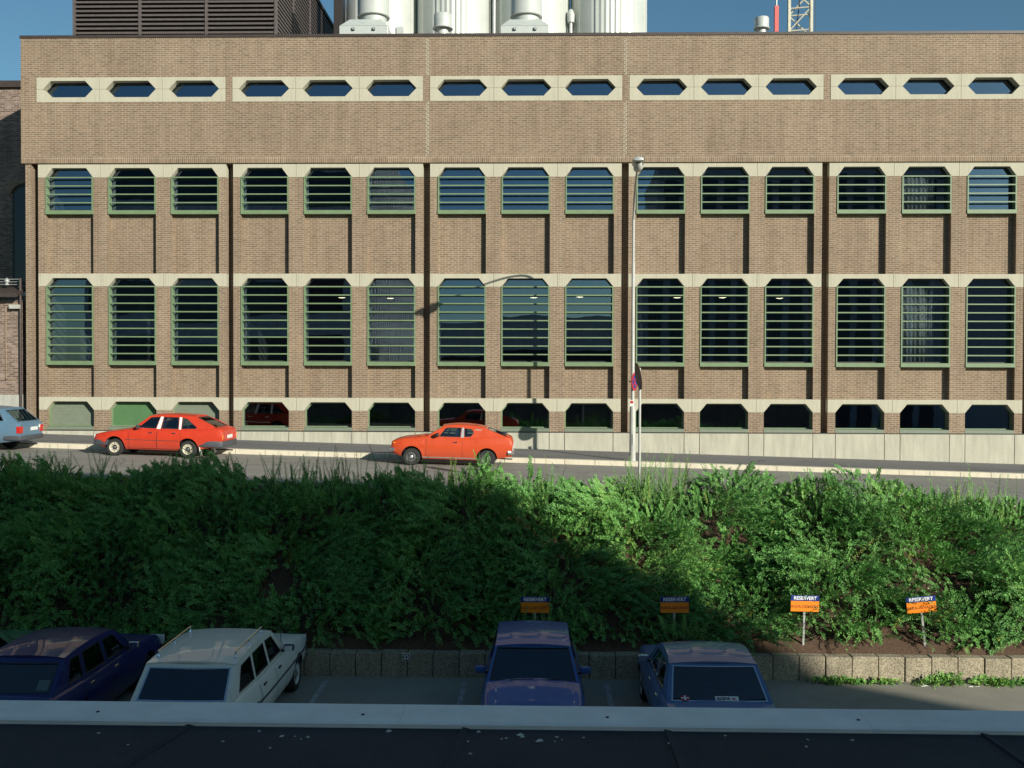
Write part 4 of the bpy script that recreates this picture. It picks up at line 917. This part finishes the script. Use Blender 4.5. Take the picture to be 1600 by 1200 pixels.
        # ---- bumpers
        for end in (0, 1):
            zb0, zb1, m, pr, wrap = P['bumper'][end]; pts = []
            xe = 0 if end == 0 else L; sgx = -1 if end == 0 else 1
            hwb = s.hw(.12 if end == 0 else L-.12)
            path = [(xe-sgx*wrap, hwb+.018), (xe-sgx*.12, hwb+.03), (xe+sgx*(pr-.05), hwb-.03), (xe+sgx*pr, hwb-.14), (xe+sgx*(pr+.012), 0)]
            path += [(x, -y) for x, y in path[-2::-1]]; b = MB(); vs = []; k = len(path)
            for x, y in path:
                nx_ = sgx*.05 if abs(y) < hwb-.02 else 0; ny_ = 0 if nx_ else (.05 if y > 0 else -.05)
                for zz, ins in ((zb0, .012), (zb0+.02, 0), (zb1-.02, 0), (zb1, .012)): vs.append((s.X(x-(sgx*ins if nx_ else 0)), y-(ins*(1 if y > 0 else -1) if ny_ else 0), zz))
                for zz in (zb1, zb0): vs.append((s.X(x-nx_*1.2), y-ny_*1.2, zz))
            fs = [(i*6+q, i*6+(q+1) % 6, (i+1)*6+(q+1) % 6, (i+1)*6+q) for i in range(k-1) for q in range(6)]+[[0, 1, 2, 3, 4, 5], [(k-1)*6+q for q in range(6)][::-1]]
            b.add(vs, fs).build('bumper', m, T, smooth=35)
        # ---- doors: raised skins with dark shut lines behind
        for di, (xa, xb, zlo) in enumerate(P['doors']):
            for sg in (-1, 1):
                b = MB()
                def skin(e, off, k):
                    b.mat(k); nx, nz = 6, 8; vs = []
                    for i in range(nx+1):
                        x = xa-e+(xb-xa+2*e)*i/nx; z1_ = s.top(x)-.012+(e if e > 0 else 0)*.3
                        for j in range(nz+1):
                            z = zlo-e+(z1_-zlo+e)*j/nz; vs.append((s.X(x), sg*(s.ys(x, z)+off), z))
                    q0 = len(b.v); b.add(vs, [(i*(nz+1)+j, i*(nz+1)+j+1, (i+1)*(nz+1)+j+1, (i+1)*(nz+1)+j) for i in range(nx) for j in range(nz)])
                skin(.009, .0025, 1); skin(0, .006, 0)
                d = b.build('door', [s.paint, 'black_trim'], T, smooth=40)
                xh = xb-.2 if not P.get('handle_front') else xb-.2
                zh = s.top(xh)-P.get('hz', .1); yh = sg*(s.ys(xh, zh)+.006)
                y0, y1 = sorted((yh, yh+sg*.022)); bevel(MB().box(s.X(xh)-.075, s.X(xh)+.055, y0, y1, zh-.017, zh+.017).build('handle', P.get('handle', 'chrome'), d), .006)
        # ---- trim strip, lights, plates, mirrors
        for z, m, xa, xb, h_ in P.get('strips', []):
            for sg in (-1, 1):
                b = MB(); n = 24; vs = []
                for i in range(n+1):
                    x = xa+(xb-xa)*i/n
                    for zz in (z-h_, z+h_): vs.append((s.X(x), sg*(s.ys(x, zz)+.0095), zz))
                    for zz in (z+h_, z-h_): vs.append((s.X(x), sg*(s.ys(x, zz)-.004), zz))
                b.add(vs, [(i*4+q, i*4+(q+1) % 4, (i+1)*4+(q+1) % 4, (i+1)*4+q) for i in range(n) for q in range(4)]+[[0, 1, 2, 3], [n*4+3, n*4+2, n*4+1, n*4]]).build('side_trim', m, T)
        for nm, m, end, y0, y1, z0_, z1_, dp in P.get('lights', []):
            for sg in (-1, 1):
                ya, yb = sorted((sg*y0, sg*y1)); xe = 0 if end == 0 else L; b = MB()
                xa, xb = (xe-.018, xe+dp) if end == 0 else (xe-dp, xe+.018)
                bevel(b.box(s.X(xa), s.X(xb), ya, yb, z0_, z1_).build(nm, m, T), .01)
        if 'grille' in P:
            z0_, z1_, w_ = P['grille']; o = MB().box(s.X(-.012), s.X(.05), -w_, w_, z0_, z1_).build('grille', 'black_trim', T)
        for end, y, z, w_ in P.get('plates', []):
            xe = -.03 if end == 0 else L+.02; MB().box(s.X(xe)-.006, s.X(xe)+.006, y-w_, y+w_, z-.055, z+.055).build('number_plate', 'plate_white', T)
        for sg, x, m in P.get('mirrors', []):
            z = s.top(x)+.09; y = s.yc(x, z)
            b = MB(); y0, y1 = sorted((sg*(y+.05), sg*(y+.23))); b.box(s.X(x)-.05, s.X(x)+.05, y0, y1, z-.055, z+.055); o = bevel(b.build('mirror', m, T), .03, 3)
            MB().box(s.X(x)-.02, s.X(x)+.02, *sorted((sg*(y-.02), sg*(y+.08))), z-.07, z-.03).build('mirror_arm', 'black_trim', o)
            MB().box(s.X(x)+.05, s.X(x)+.054, y0+.02, y1-.02, z-.042, z+.042).build('mirror_glass', 'chrome', o)
        if 'fuel' in P: pass
        if P.get('aerial'):
            x, y, h_ = P['aerial']; MB().tube([(s.X(x), y, s.top(x)), (s.X(x)+.12, y, s.top(x)+h_)], .006, 5).build('aerial', 'black_trim', T)
        if P.get('flaps'):
            x = P['wheels'][1]+.42
            for sg in (-1, 1): MB().add([(s.X(x), sg*(P['hw']-.24), .06), (s.X(x), sg*(P['hw']-.03), .06), (s.X(x)-.05, sg*(P['hw']-.06), .36), (s.X(x)-.05, sg*(P['hw']-.2), .36), (s.X(x)+.012, sg*(P['hw']-.24), .06), (s.X(x)+.012, sg*(P['hw']-.03), .06), (s.X(x)-.038, sg*(P['hw']-.06), .36), (s.X(x)-.038, sg*(P['hw']-.2), .36)], [(0, 1, 2, 3), (7, 6, 5, 4), (0, 4, 5, 1), (1, 5, 6, 2), (2, 6, 7, 3), (3, 7, 4, 0)]).build('mud_flap', 'plate_white', T)
        x, y = P.get('exhaust', (L-.1, .4)); MB().tube([(s.X(x)-.5, y, .2), (s.X(x)+.1, y, .19)], .022, 8).build('exhaust', 'black_trim', T)
    def zroof(s, x):
        c = s.P['cab']; x1, x2 = c['xs'][1:3]; z1, z2 = c.get('z1', c['zr']-.045), c.get('z2', c['zr']-.05); t = (x-x1)/(x2-x1)
        if t <= 0 or t >= 1: return z1 if t <= 0 else z2
        pk = c.get('peak', .45); u = t/pk if t < pk else (1-t)/(1-pk); e = z1 if t < pk else z2
        return e+(c['zr']-e)*(1-(1-u)**2)
    def screen(s, name, xb, zb, xt, zt, m, sg, trim, inset=(.045, .03, .05)):
        """slanted glass with a painted surround; inset = side, top, bottom margins"""
        n = 10; T = s.t; wb = s.yc(xb, zb)+.0; wt = s.yc(xt, zt)
        def Pt(u, v, off=0): # u -1..1 across, v 0..1 up
            x = xb+(xt-xb)*v; z = zb+(zt-zb)*v; w_ = wb+(wt-wb)*v; bul = P_b*(1-u*u)
            dx, dz = (zt-zb), -(xt-xb); ln = math.hypot(dx, dz); dx /= ln; dz /= ln
            if dz < 0: dx, dz = -dx, -dz
            if abs(dz) < .25: dx = -sg*abs(dx)
            return (s.X(x)-sg*bul+dx*off, u*w_, z+dz*off)
        P_b = .03; L_ = math.hypot(xt-xb, zt-zb); iu, it, ib = inset[0]/((wb+wt)/2), inset[1]/L_, inset[2]/L_
        us = [-1+2*q/n for q in range(n+1)]; fu = [u*(1-iu) for u in us]
        b = MB(); vs = [Pt(u, ib, -.008) for u in fu]+[Pt(u, 1-it, -.008) for u in fu]
        g_ = b.add(vs, [(i, i+1, n+2+i, n+1+i) for i in range(n)]).build(name, m, T, smooth=60)
        # painted frame (two layers for thickness)
        b = MB()
        rings_o = [Pt(u, -.02, .0) for u in us]+[Pt(u, 1.0, .0) for u in us[::-1]]; rings_i = [Pt(u, ib, .0) for u in fu]+[Pt(u, 1-it, .0) for u in fu[::-1]]
        ri2 = [Pt(u, ib, -.03) for u in fu]+[Pt(u, 1-it, -.03) for u in fu[::-1]]; k = len(rings_o)
        b.add(rings_o+rings_i+ri2, [(i, (i+1) % k, k+(i+1) % k, k+i) for i in range(k)]+[(k+i, k+(i+1) % k, 2*k+(i+1) % k, 2*k+i) for i in range(k)])
        b.build('screen_frame', s.paint, T)
        b = MB(); w1 = .022/((wb+wt)/2); w2 = .022/L_; fi = [u*(1-iu-w1) for u in us]
        a_ = [Pt(u, ib, .004) for u in fu]+[Pt(u, 1-it, .004) for u in fu[::-1]]; c_ = [Pt(u, ib+w2, .004) for u in fi]+[Pt(u, 1-it-w2, .004) for u in fi[::-1]]; d_ = [Pt(u, ib+w2, -.012) for u in fi]+[Pt(u, 1-it-w2, -.012) for u in fi[::-1]]
        b.add(a_+c_+d_, [(i, (i+1) % k, k+(i+1) % k, k+i) for i in range(k)]+[(k+i, k+(i+1) % k, 2*k+(i+1) % k, 2*k+i) for i in range(k)]); b.build('screen_trim', trim, g_)
        if name == 'rear_window': s.Pr = Pt
        else: s.Pf = Pt
        return g_
PLAN = [(0, .86), (.12, .93), (.5, .985), (1.2, 1), (2.4, 1), (3.2, .985), (3.75, .95), (4.2, .90)]
def plan(L): return [(x*L/4.2, w_) for x, w_ in PLAN]
SLP = math.atan(-SL)
# red five-door hatchback
Lh = 4.28
hatch = Car('red_hatchback', 'red five-door hatchback with grey bumpers parked facing left, in front of the green board', 'car', dict(
    L=Lh, hw=.84, paint='paint_red', glass='glass_car', plan=plan(Lh), rw=.272, wheels=(.72, 3.16), ra=.34,
    top=[(0, .62), (.04, .67), (.5, .755), (1.22, .85), (1.5, .865), (2.4, .865), (3.2, .885), (3.8, .94), (4.12, .955), (4.25, .90), (4.28, .86)],
    bot=[(0, .34), (.3, .26), (.8, .22), (3.2, .22), (3.7, .3), (4.28, .36)],
    cab=dict(zr=1.335, wr=.56, xs=(1.22, 1.80, 3.30, 4.08), z1=1.275, z2=1.30, peak=.45, rear=[(3.62, 1.17), (3.9, 1.04)]),
    windows=[[(1.47, .905), (1.86, 1.245), (2.16, 1.262), (2.07, .9)], [(2.24, .9), (2.27, 1.265), (2.78, 1.262), (2.82, .9)], [(2.92, .905), (2.90, 1.255), (3.06, 1.225), (3.42, .97), (3.40, .925)]],
    pillars=[([(2.09, .89), (2.22, .89), (2.26, 1.275), (2.17, 1.27)], 'plate_white'), ([(2.835, .89), (2.905, .89), (2.885, 1.27), (2.80, 1.27)], 'plate_white')],  # white stands in for the sun's glint on these pillars
    seats=[(2.05, 'f'), (2.95, 'r')], seatmat='seat_blue', doors=[(1.2, 2.12, .27), (2.14, 2.9, .27)],
    strips=[(.53, 'chrome', 1.1, 2.85, .009)], bumper=[(.33, .5, 'bumper_grey', .05, .5), (.36, .55, 'bumper_grey', .06, .78)],
    lights=[('headlight', 'lens_clear', 0, .42, .70, .52, .64, .06), ('tail_light', 'lens_red', 1, .4, .66, .6, .76, .05), ('turn_signal', 'lens_amber', 1, .665, .74, .6, .76, .12)],
    grille=(.5, .62, .4), plates=[(1, 0, .68, .26), (0, 0, .4, .26)], mirrors=[(-1, 1.52, 'chrome')], flaps=1, rear_inset=(.12, .06, .08)),
    (-11.93, 31.92, street(-11.93)-RD), 0, SLP, 'cars parked along the street')
hatch.t.scale = (.955, 1, 1)
# orange-red coupe
Lc = 3.80
coupe = Car('orange_red_coupe', 'orange-red two-door coupe parked facing left near the middle of the street', 'car', dict(
    L=Lc, hw=.75, paint='paint_orange', glass='glass_car', plan=plan(Lc), rw=.272, wheels=(.66, 3.02), ra=.325, crown=.045,
    top=[(0, .66), (.03, .74), (.2, .80), (.6, .86), (1.1, .915), (1.5, .90), (2.2, .895), (2.7, .93), (3.2, .985), (3.6, .985), (3.76, .93), (3.8, .84)],
    bot=[(0, .40), (.2, .30), (.8, .215), (3.0, .215), (3.4, .28), (3.8, .36)],
    cab=dict(zr=1.305, wr=.54, xs=(1.10, 1.62, 2.93, 3.66), z1=1.245, z2=1.225, peak=.42),
    windows=[[(1.50, .925), (1.70, 1.19), (1.80, 1.215), (2.20, 1.215), (2.18, .925)], [(2.30, .935), (2.29, 1.20), (2.53, 1.185), (2.60, 1.07), (2.50, .95)]],
    pillars=[([(2.195, .915), (2.285, .915), (2.28, 1.225), (2.215, 1.225)], 'pale_metal')],
    seats=[(1.95, 'f'), (2.6, 'r')], seatmat='seat_blue', doors=[(1.12, 2.24, .27)], hz=.13,
    strips=[(.27, 'pale_metal', 1.0, 2.68, .016)], bumper=[(.42, .54, 'chrome', .05, .12), (.42, .54, 'chrome', .05, .12)],
    lights=[('headlight', 'lens_clear', 0, .42, .62, .56, .70, .05), ('tail_light', 'lens_red', 1, .38, .62, .66, .80, .05)],
    grille=(.54, .70, .4), plates=[(1, 0, .58, .24), (0, 0, .42, .24)], mirrors=[(-1, 1.46, 'black_trim')], rim='wheel_dark', hub='pale_metal', holes=0, rear_inset=(.07, .07, .06)),
    (-2.63, 31.78, street(-2.63)-RD), 0, SLP, 'cars parked along the street')
for sg in (-1, 1):
    b = MB(); b.box(coupe.X(2.62), coupe.X(2.83), *sorted((sg*(coupe.yc(2.7, 1.165)+.004), sg*(coupe.yc(2.7, 1.165)-.02))), 1.15, 1.18); b.build('vent_trim', 'pale_metal', coupe.t)
    b = MB(); b.box(coupe.X(.06), coupe.X(.16), *sorted((sg*(coupe.ys(.1, .7)+.012), sg*(coupe.ys(.1, .7)-.02))), .68, .715); b.build('turn_signal', 'lens_amber', coupe.t)
def wagon_params(L, hw, paint, **k):
    d = dict(L=L, hw=hw, paint=paint, glass='glass_car_dark', plan=plan(L), rw=.30, wheels=(.82, L-1.05), ra=.36, crown=.03,
        top=[(0, .66), (.04, .74), (.4, .85), (1.45, .93), (1.8, .93), (2.6, .925), (L-.9, .935), (L-.1, .95), (L, .92)], bot=[(0, .4), (.3, .28), (.9, .22), (L-1.1, .22), (L-.5, .3), (L, .36)],
        seats=[(2.35, 'f'), (3.25, 'r')], doors=[(1.45, 2.42, .3), (2.44, 3.3, .3)], bumper=[(.36, .52, 'chrome', .09, .6), (.36, .52, 'chrome', .09, .6)], glass_r='glass_car_dark',
        lights=[('headlight', 'lens_clear', 0, .45, .78, .6, .76, .06), ('tail_light', 'lens_red', 1, hw*.66, hw*.92, .60, .82, .1)], grille=(.58, .76, .4), plates=[(1, 0, .68, .26)])
    d.update(k); return d
# blue estate on the street, only its tail in view
Le = 4.4
est = Car('blue_estate_car', 'steel blue estate car cut off by the left edge of the picture', 'car', wagon_params(Le, .82, 'paint_steel_blue', glass='glass_car', glass_r='glass_car',
    cab=dict(zr=1.40, wr=.60, xs=(1.4, 1.95, 3.80, 4.34), z1=1.33, z2=1.355, peak=.5), rear_inset=(.06, .06, .05),
    windows=[[(1.72, .97), (2.05, 1.29), (2.42, 1.31), (2.40, .97)], [(2.50, .97), (2.52, 1.31), (3.16, 1.31), (3.2, .97)], [(3.28, .97), (3.25, 1.31), (3.66, 1.30), (3.86, .985)]], bumper=[(.36, .5, 'bumper_grey', .08, .5), (.38, .52, 'bumper_grey', .09, .5)],
    mirrors=[], plates=[(1, .15, .72, .22)]), (-18.58, 31.95, street(-18.58)-RD), 0, SLP, 'cars parked along the street')
o = MB().lathe([(.06, 0), (.06, .004), (0, .004)], (0, 0, 0), 'x', 20).build('badge_sticker', 'plate_white', est.t, (est.X(Le)+.012, .52, .78)); o.scale = (1, 1.3, 1)
def face_front(x, yfront, L): return dict(loc=(x, yfront-L/2, 0), rz=-R(90))     # nose towards the hedge
# navy estate
Ln = 4.3
nav = Car('navy_estate_car', 'dark navy estate car with papers in its rear window, nose to the hedge', 'car', wagon_params(Ln, .82, 'paint_navy',
    cab=dict(zr=1.41, wr=.60, xs=(1.35, 1.88, 3.62, 4.18), z1=1.34, z2=1.37, peak=.5), rear_inset=(.07, .09, .06), glass_r='glass_car',
    windows=[[(1.68, .97), (2.0, 1.30), (2.40, 1.32), (2.38, .97)], [(2.48, .97), (2.5, 1.32), (3.12, 1.32), (3.16, .97)], [(3.24, .97), (3.22, 1.32), (3.50, 1.31), (3.74, .985)]], mirrors=[(1, 1.62, 'chrome'), (-1, 1.62, 'chrome')]), **face_front(-8.16, 19.42, Ln))
def sticker(car, nm, m, u, v, w_, h_, off=.012, sub=None):
    a = Vector(car.Pr(u, v, off)); ux = (Vector(car.Pr(u+.05, v, off))-a).normalized(); uy = (Vector(car.Pr(u, v+.05, off))-a).normalized()
    b = MB(); b.add([tuple(a+ux*p*w_/2+uy*q*h_/2) for p, q in ((-1, -1), (1, -1), (1, 1), (-1, 1))], [(0, 1, 2, 3)]); o = b.build(nm, m, car.rw if sub is None else sub)
    sm = o.modifiers.new('s', 'SOLIDIFY'); sm.thickness = .002; sm.offset = 1; return o, a, ux, uy
sticker(nav, 'paper_sheet', 'paper', .66, .33, .17, .22, -.06); sticker(nav, 'paper_sheet', 'paper', -.5, .13, .5, .05, -.05); sticker(nav, 'paper_sheet', 'paper', .35, .12, .5, .05, -.05); sticker(nav, 'paper_sheet', 'paper_blue', .7, .15, .2, .1, -.055)
# cream estate with roof rails
Lw = 4.62
wh = Car('cream_estate_car', 'cream white estate car with chrome roof rails, nose to the hedge', 'car', wagon_params(Lw, .87, 'paint_cream', trim='black_trim', trim_r='chrome', handle='black_trim', hz=.12,
    cab=dict(zr=1.43, wr=.665, xs=(1.5, 2.1, 4.02, 4.52), z1=1.37, z2=1.39, peak=.5), rear_inset=(.075, .06, .05), wheels=(.95, 3.60),
    windows=[[(1.86, .975), (2.2, 1.32), (2.58, 1.34), (2.56, .975)], [(2.66, .975), (2.68, 1.34), (3.28, 1.335), (3.32, .975)], [(3.40, .975), (3.38, 1.335), (3.86, 1.32), (4.12, .985)]],
    strips=[(.62, 'bumper_grey', .2, 4.4, .02)], mirrors=[(1, 1.82, 'paint_navy'), (-1, 1.82, 'paint_navy')], aerial=(1.15, .6, .55), rim='paint_cream', hub='chrome', holes=0, seats=[(2.5, 'f'), (3.4, 'r')], seatmat='seat_tan'), **face_front(-5.36, 19.5, Lw))
for sg in (-1, 1):
    b = MB(); rr = [(wh.X(x), sg*.585, 1.43+.075) for x in (2.35, 2.8, 3.3, 3.8)]; r_ = b.tube(rr, .011, 6).build('roof_rail', 'chrome', wh.t)
    for x in (2.4, 3.1, 3.78): MB().lathe([(.028, -.04), (.026, -.0), (.014, .03), (.014, .08)], (wh.X(x), sg*.585, 1.43), n=10).build('rail_post', 'chrome', r_)
wh.t.scale = (1.055,)*3; nav.t.scale = (1.05,)*3
# blue hatch facing us
Lb = 3.95
def face_us(x, yfront, L): return dict(loc=(x, yfront+L/2, 0), rz=R(90))
bh = Car('blue_hatchback', 'bright blue hatchback facing the viewer, its back to the hedge', 'car', dict(
    L=Lb, hw=.855, paint='paint_blue', glass='glass_car_dark', plan=plan(Lb), rw=.28, wheels=(.75, 3.15), ra=.34, crown=.05,
    top=[(0, .64), (.05, .72), (.4, .80), (1.12, .93), (1.5, .92), (2.6, .93), (3.5, .95), (3.88, .94), (3.95, .88)], bot=[(0, .36), (.3, .26), (.8, .22), (3.2, .22), (3.95, .36)],
    cab=dict(zr=1.395, wr=.625, xs=(1.05, 1.82, 3.30, 3.88), z1=1.325, z2=1.34, peak=.45), windows=[[(1.50, .965), (1.92, 1.285), (2.36, 1.305), (2.34, .965)], [(2.46, .965), (2.48, 1.305), (3.1, 1.295), (3.36, .985)]],
    seats=[(2.05, 'f'), (2.9, 'r')], doors=[(1.2, 2.4, .28)], bumper=[(.32, .5, 'bumper_grey', .07, .5), (.32, .5, 'bumper_grey', .06, .5)], handle='black_trim',
    lights=[('headlight', 'lens_clear', 0, .42, .70, .54, .68, .06), ('tail_light', 'lens_red', 1, .5, .72, .6, .8, .06)], grille=(.54, .67, .4), plates=[(0, 0, .42, .26)], mirrors=[(1, 1.5, 'paint_blue'), (-1, 1.5, 'paint_blue')]), **face_us(-.02, 15.25, Lb))
b = MB(); 
for u0, v0, u1, v1 in ((.5, .05, -.02, .085), (-.1, .05, -.62, .085)):
    p0, p1 = bh.Pf(u0, v0, .02), bh.Pf(u1, v1, .02); MB().tube([p0, p1], .012, 5).build('wiper', 'black_trim', bh.t)
# blue-grey saloon, rear to us
Ls = 4.65
sal = Car('blue_saloon', 'blue-grey saloon car with stickers in its chrome-edged rear window', 'car', dict(
    L=Ls, hw=.935, paint='paint_blue_grey', glass='glass_car_dark', glass_r='glass_car', plan=plan(Ls), rw=.30, wheels=(.9, 3.6), ra=.36, crown=.035,
    top=[(0, .7), (.04, .78), (.5, .87), (1.5, .95), (2.6, .945), (3.5, .95), (4.2, .94), (4.6, .88), (4.65, .8)], bot=[(0, .4), (.3, .28), (.9, .22), (3.7, .22), (4.65, .38)],
    cab=dict(zr=1.43, wr=.68, xs=(1.5, 2.02, 3.22, 3.86), z1=1.36, z2=1.37, peak=.5), windows=[[(1.82, .985), (2.12, 1.31), (2.52, 1.335), (2.50, .985)], [(2.60, .985), (2.62, 1.335), (3.10, 1.32), (3.32, 1.12), (3.36, .995)]],
    seats=[(2.4, 'f'), (3.25, 'r')], seatmat='seat_dark', doors=[(1.45, 2.55, .3), (2.57, 3.4, .3)], trim='chrome', trim_r='chrome', rear_inset=(.06, .04, .03), bumper=[(.36, .52, 'chrome', .09, .6), (.36, .52, 'chrome', .09, .6)],
    lights=[('headlight', 'lens_clear', 0, .45, .75, .6, .76, .06), ('tail_light', 'lens_red', 1, .48, .78, .58, .76, .06)], grille=(.55, .8, .25), plates=[(1, 0, .66, .26)], mirrors=[(-1, 1.78, 'chrome')], aerial=(1.05, -.1, .5)), **face_front(2.87, 19.2, Ls))
sal.P
o, a, ux, uy = sticker(sal, 'advert_sticker', 'plate_white', .14, .105, .36, .1)
if True:
    n_ = ux.cross(uy).normalized(); 
    if n_.x < 0: ux = -ux; n_ = -n_
    rot = Matrix((ux, uy, n_)).transposed().to_euler()
    t_ = text('AGFA', .078, 'text_black', o, tuple(a-ux*.055+n_*.004), rot, bold=.0015, sx=1.05)
    b = MB(); cn = a+ux*.105+n_*.0045; b.add([tuple(cn+ux*p+uy*q) for p, q in ((-.036, 0), (0, -.026), (.036, 0), (0, .026))], [(0, 1, 2, 3)]); b.build('red_diamond', 'sign_red', o)
    b = MB(); cn = a+ux*.105+n_*.0052; b.add([tuple(cn+ux*p+uy*q) for p, q in ((-.014, 0), (0, -.01), (.014, 0), (0, .01))], [(0, 1, 2, 3)]); b.build('diamond_centre', 'plate_white', o)
    a2 = Vector(sal.Pr(-.66, .11, .012)); b = MB(); b.add([tuple(a2+ux*.072*math.cos(2*math.pi*q/24)+uy*.05*math.sin(2*math.pi*q/24)) for q in range(24)], [list(range(24))]); o2 = b.build('oval_sticker', 'sign_red', sal.rw); sm = o2.modifiers.new('s', 'SOLIDIFY'); sm.thickness = .002
    b = MB()
    for hw_, hh_ in ((.062, .011), (.014, .043)): b.add([tuple(a2+n_*(.0035+.0003*(hw_ > .05))+ux*p*hw_+uy*q*hh_) for p, q in ((-1, -1), (1, -1), (1, 1), (-1, 1))], [(0, 1, 2, 3)])
    b.build('white_cross', 'plate_white', o2)
# green car at the far left
Lg = 4.2
gc = Car('green_car', 'green saloon car, only its bonnet and side in view at the left edge', 'car', dict(
    L=Lg, hw=.82, paint='paint_green', glass='glass_car_dark', plan=plan(Lg), rw=.28, wheels=(.8, 3.3), ra=.34,
    top=[(0, .72), (.05, .80), (.5, .86), (1.4, .94), (2.6, .94), (3.6, .95), (4.15, .9), (4.2, .8)], bot=[(0, .38), (.3, .27), (.9, .22), (3.4, .22), (4.2, .38)],
    cab=dict(zr=1.38, wr=.58, xs=(1.4, 1.95, 3.1, 3.7), z1=1.31, z2=1.32), windows=[[(1.72, .98), (2.04, 1.27), (2.44, 1.29), (2.42, .98)], [(2.52, .98), (2.54, 1.29), (3.0, 1.275), (3.2, 1.0)]],
    seats=[(2.3, 'f'), (3.1, 'r')], doors=[(1.45, 2.48, .3), (2.5, 3.3, .3)], bumper=[(.36, .52, 'chrome', .08, .5), (.36, .52, 'chrome', .08, .5)],
    lights=[('headlight', 'lens_clear', 0, .45, .72, .6, .76, .06)], grille=(.55, .75, .4), mirrors=[(1, 1.66, 'black_trim')]), **face_front(-10.3, 19.55, Lg))
gc.t.scale = (1.05,)*3
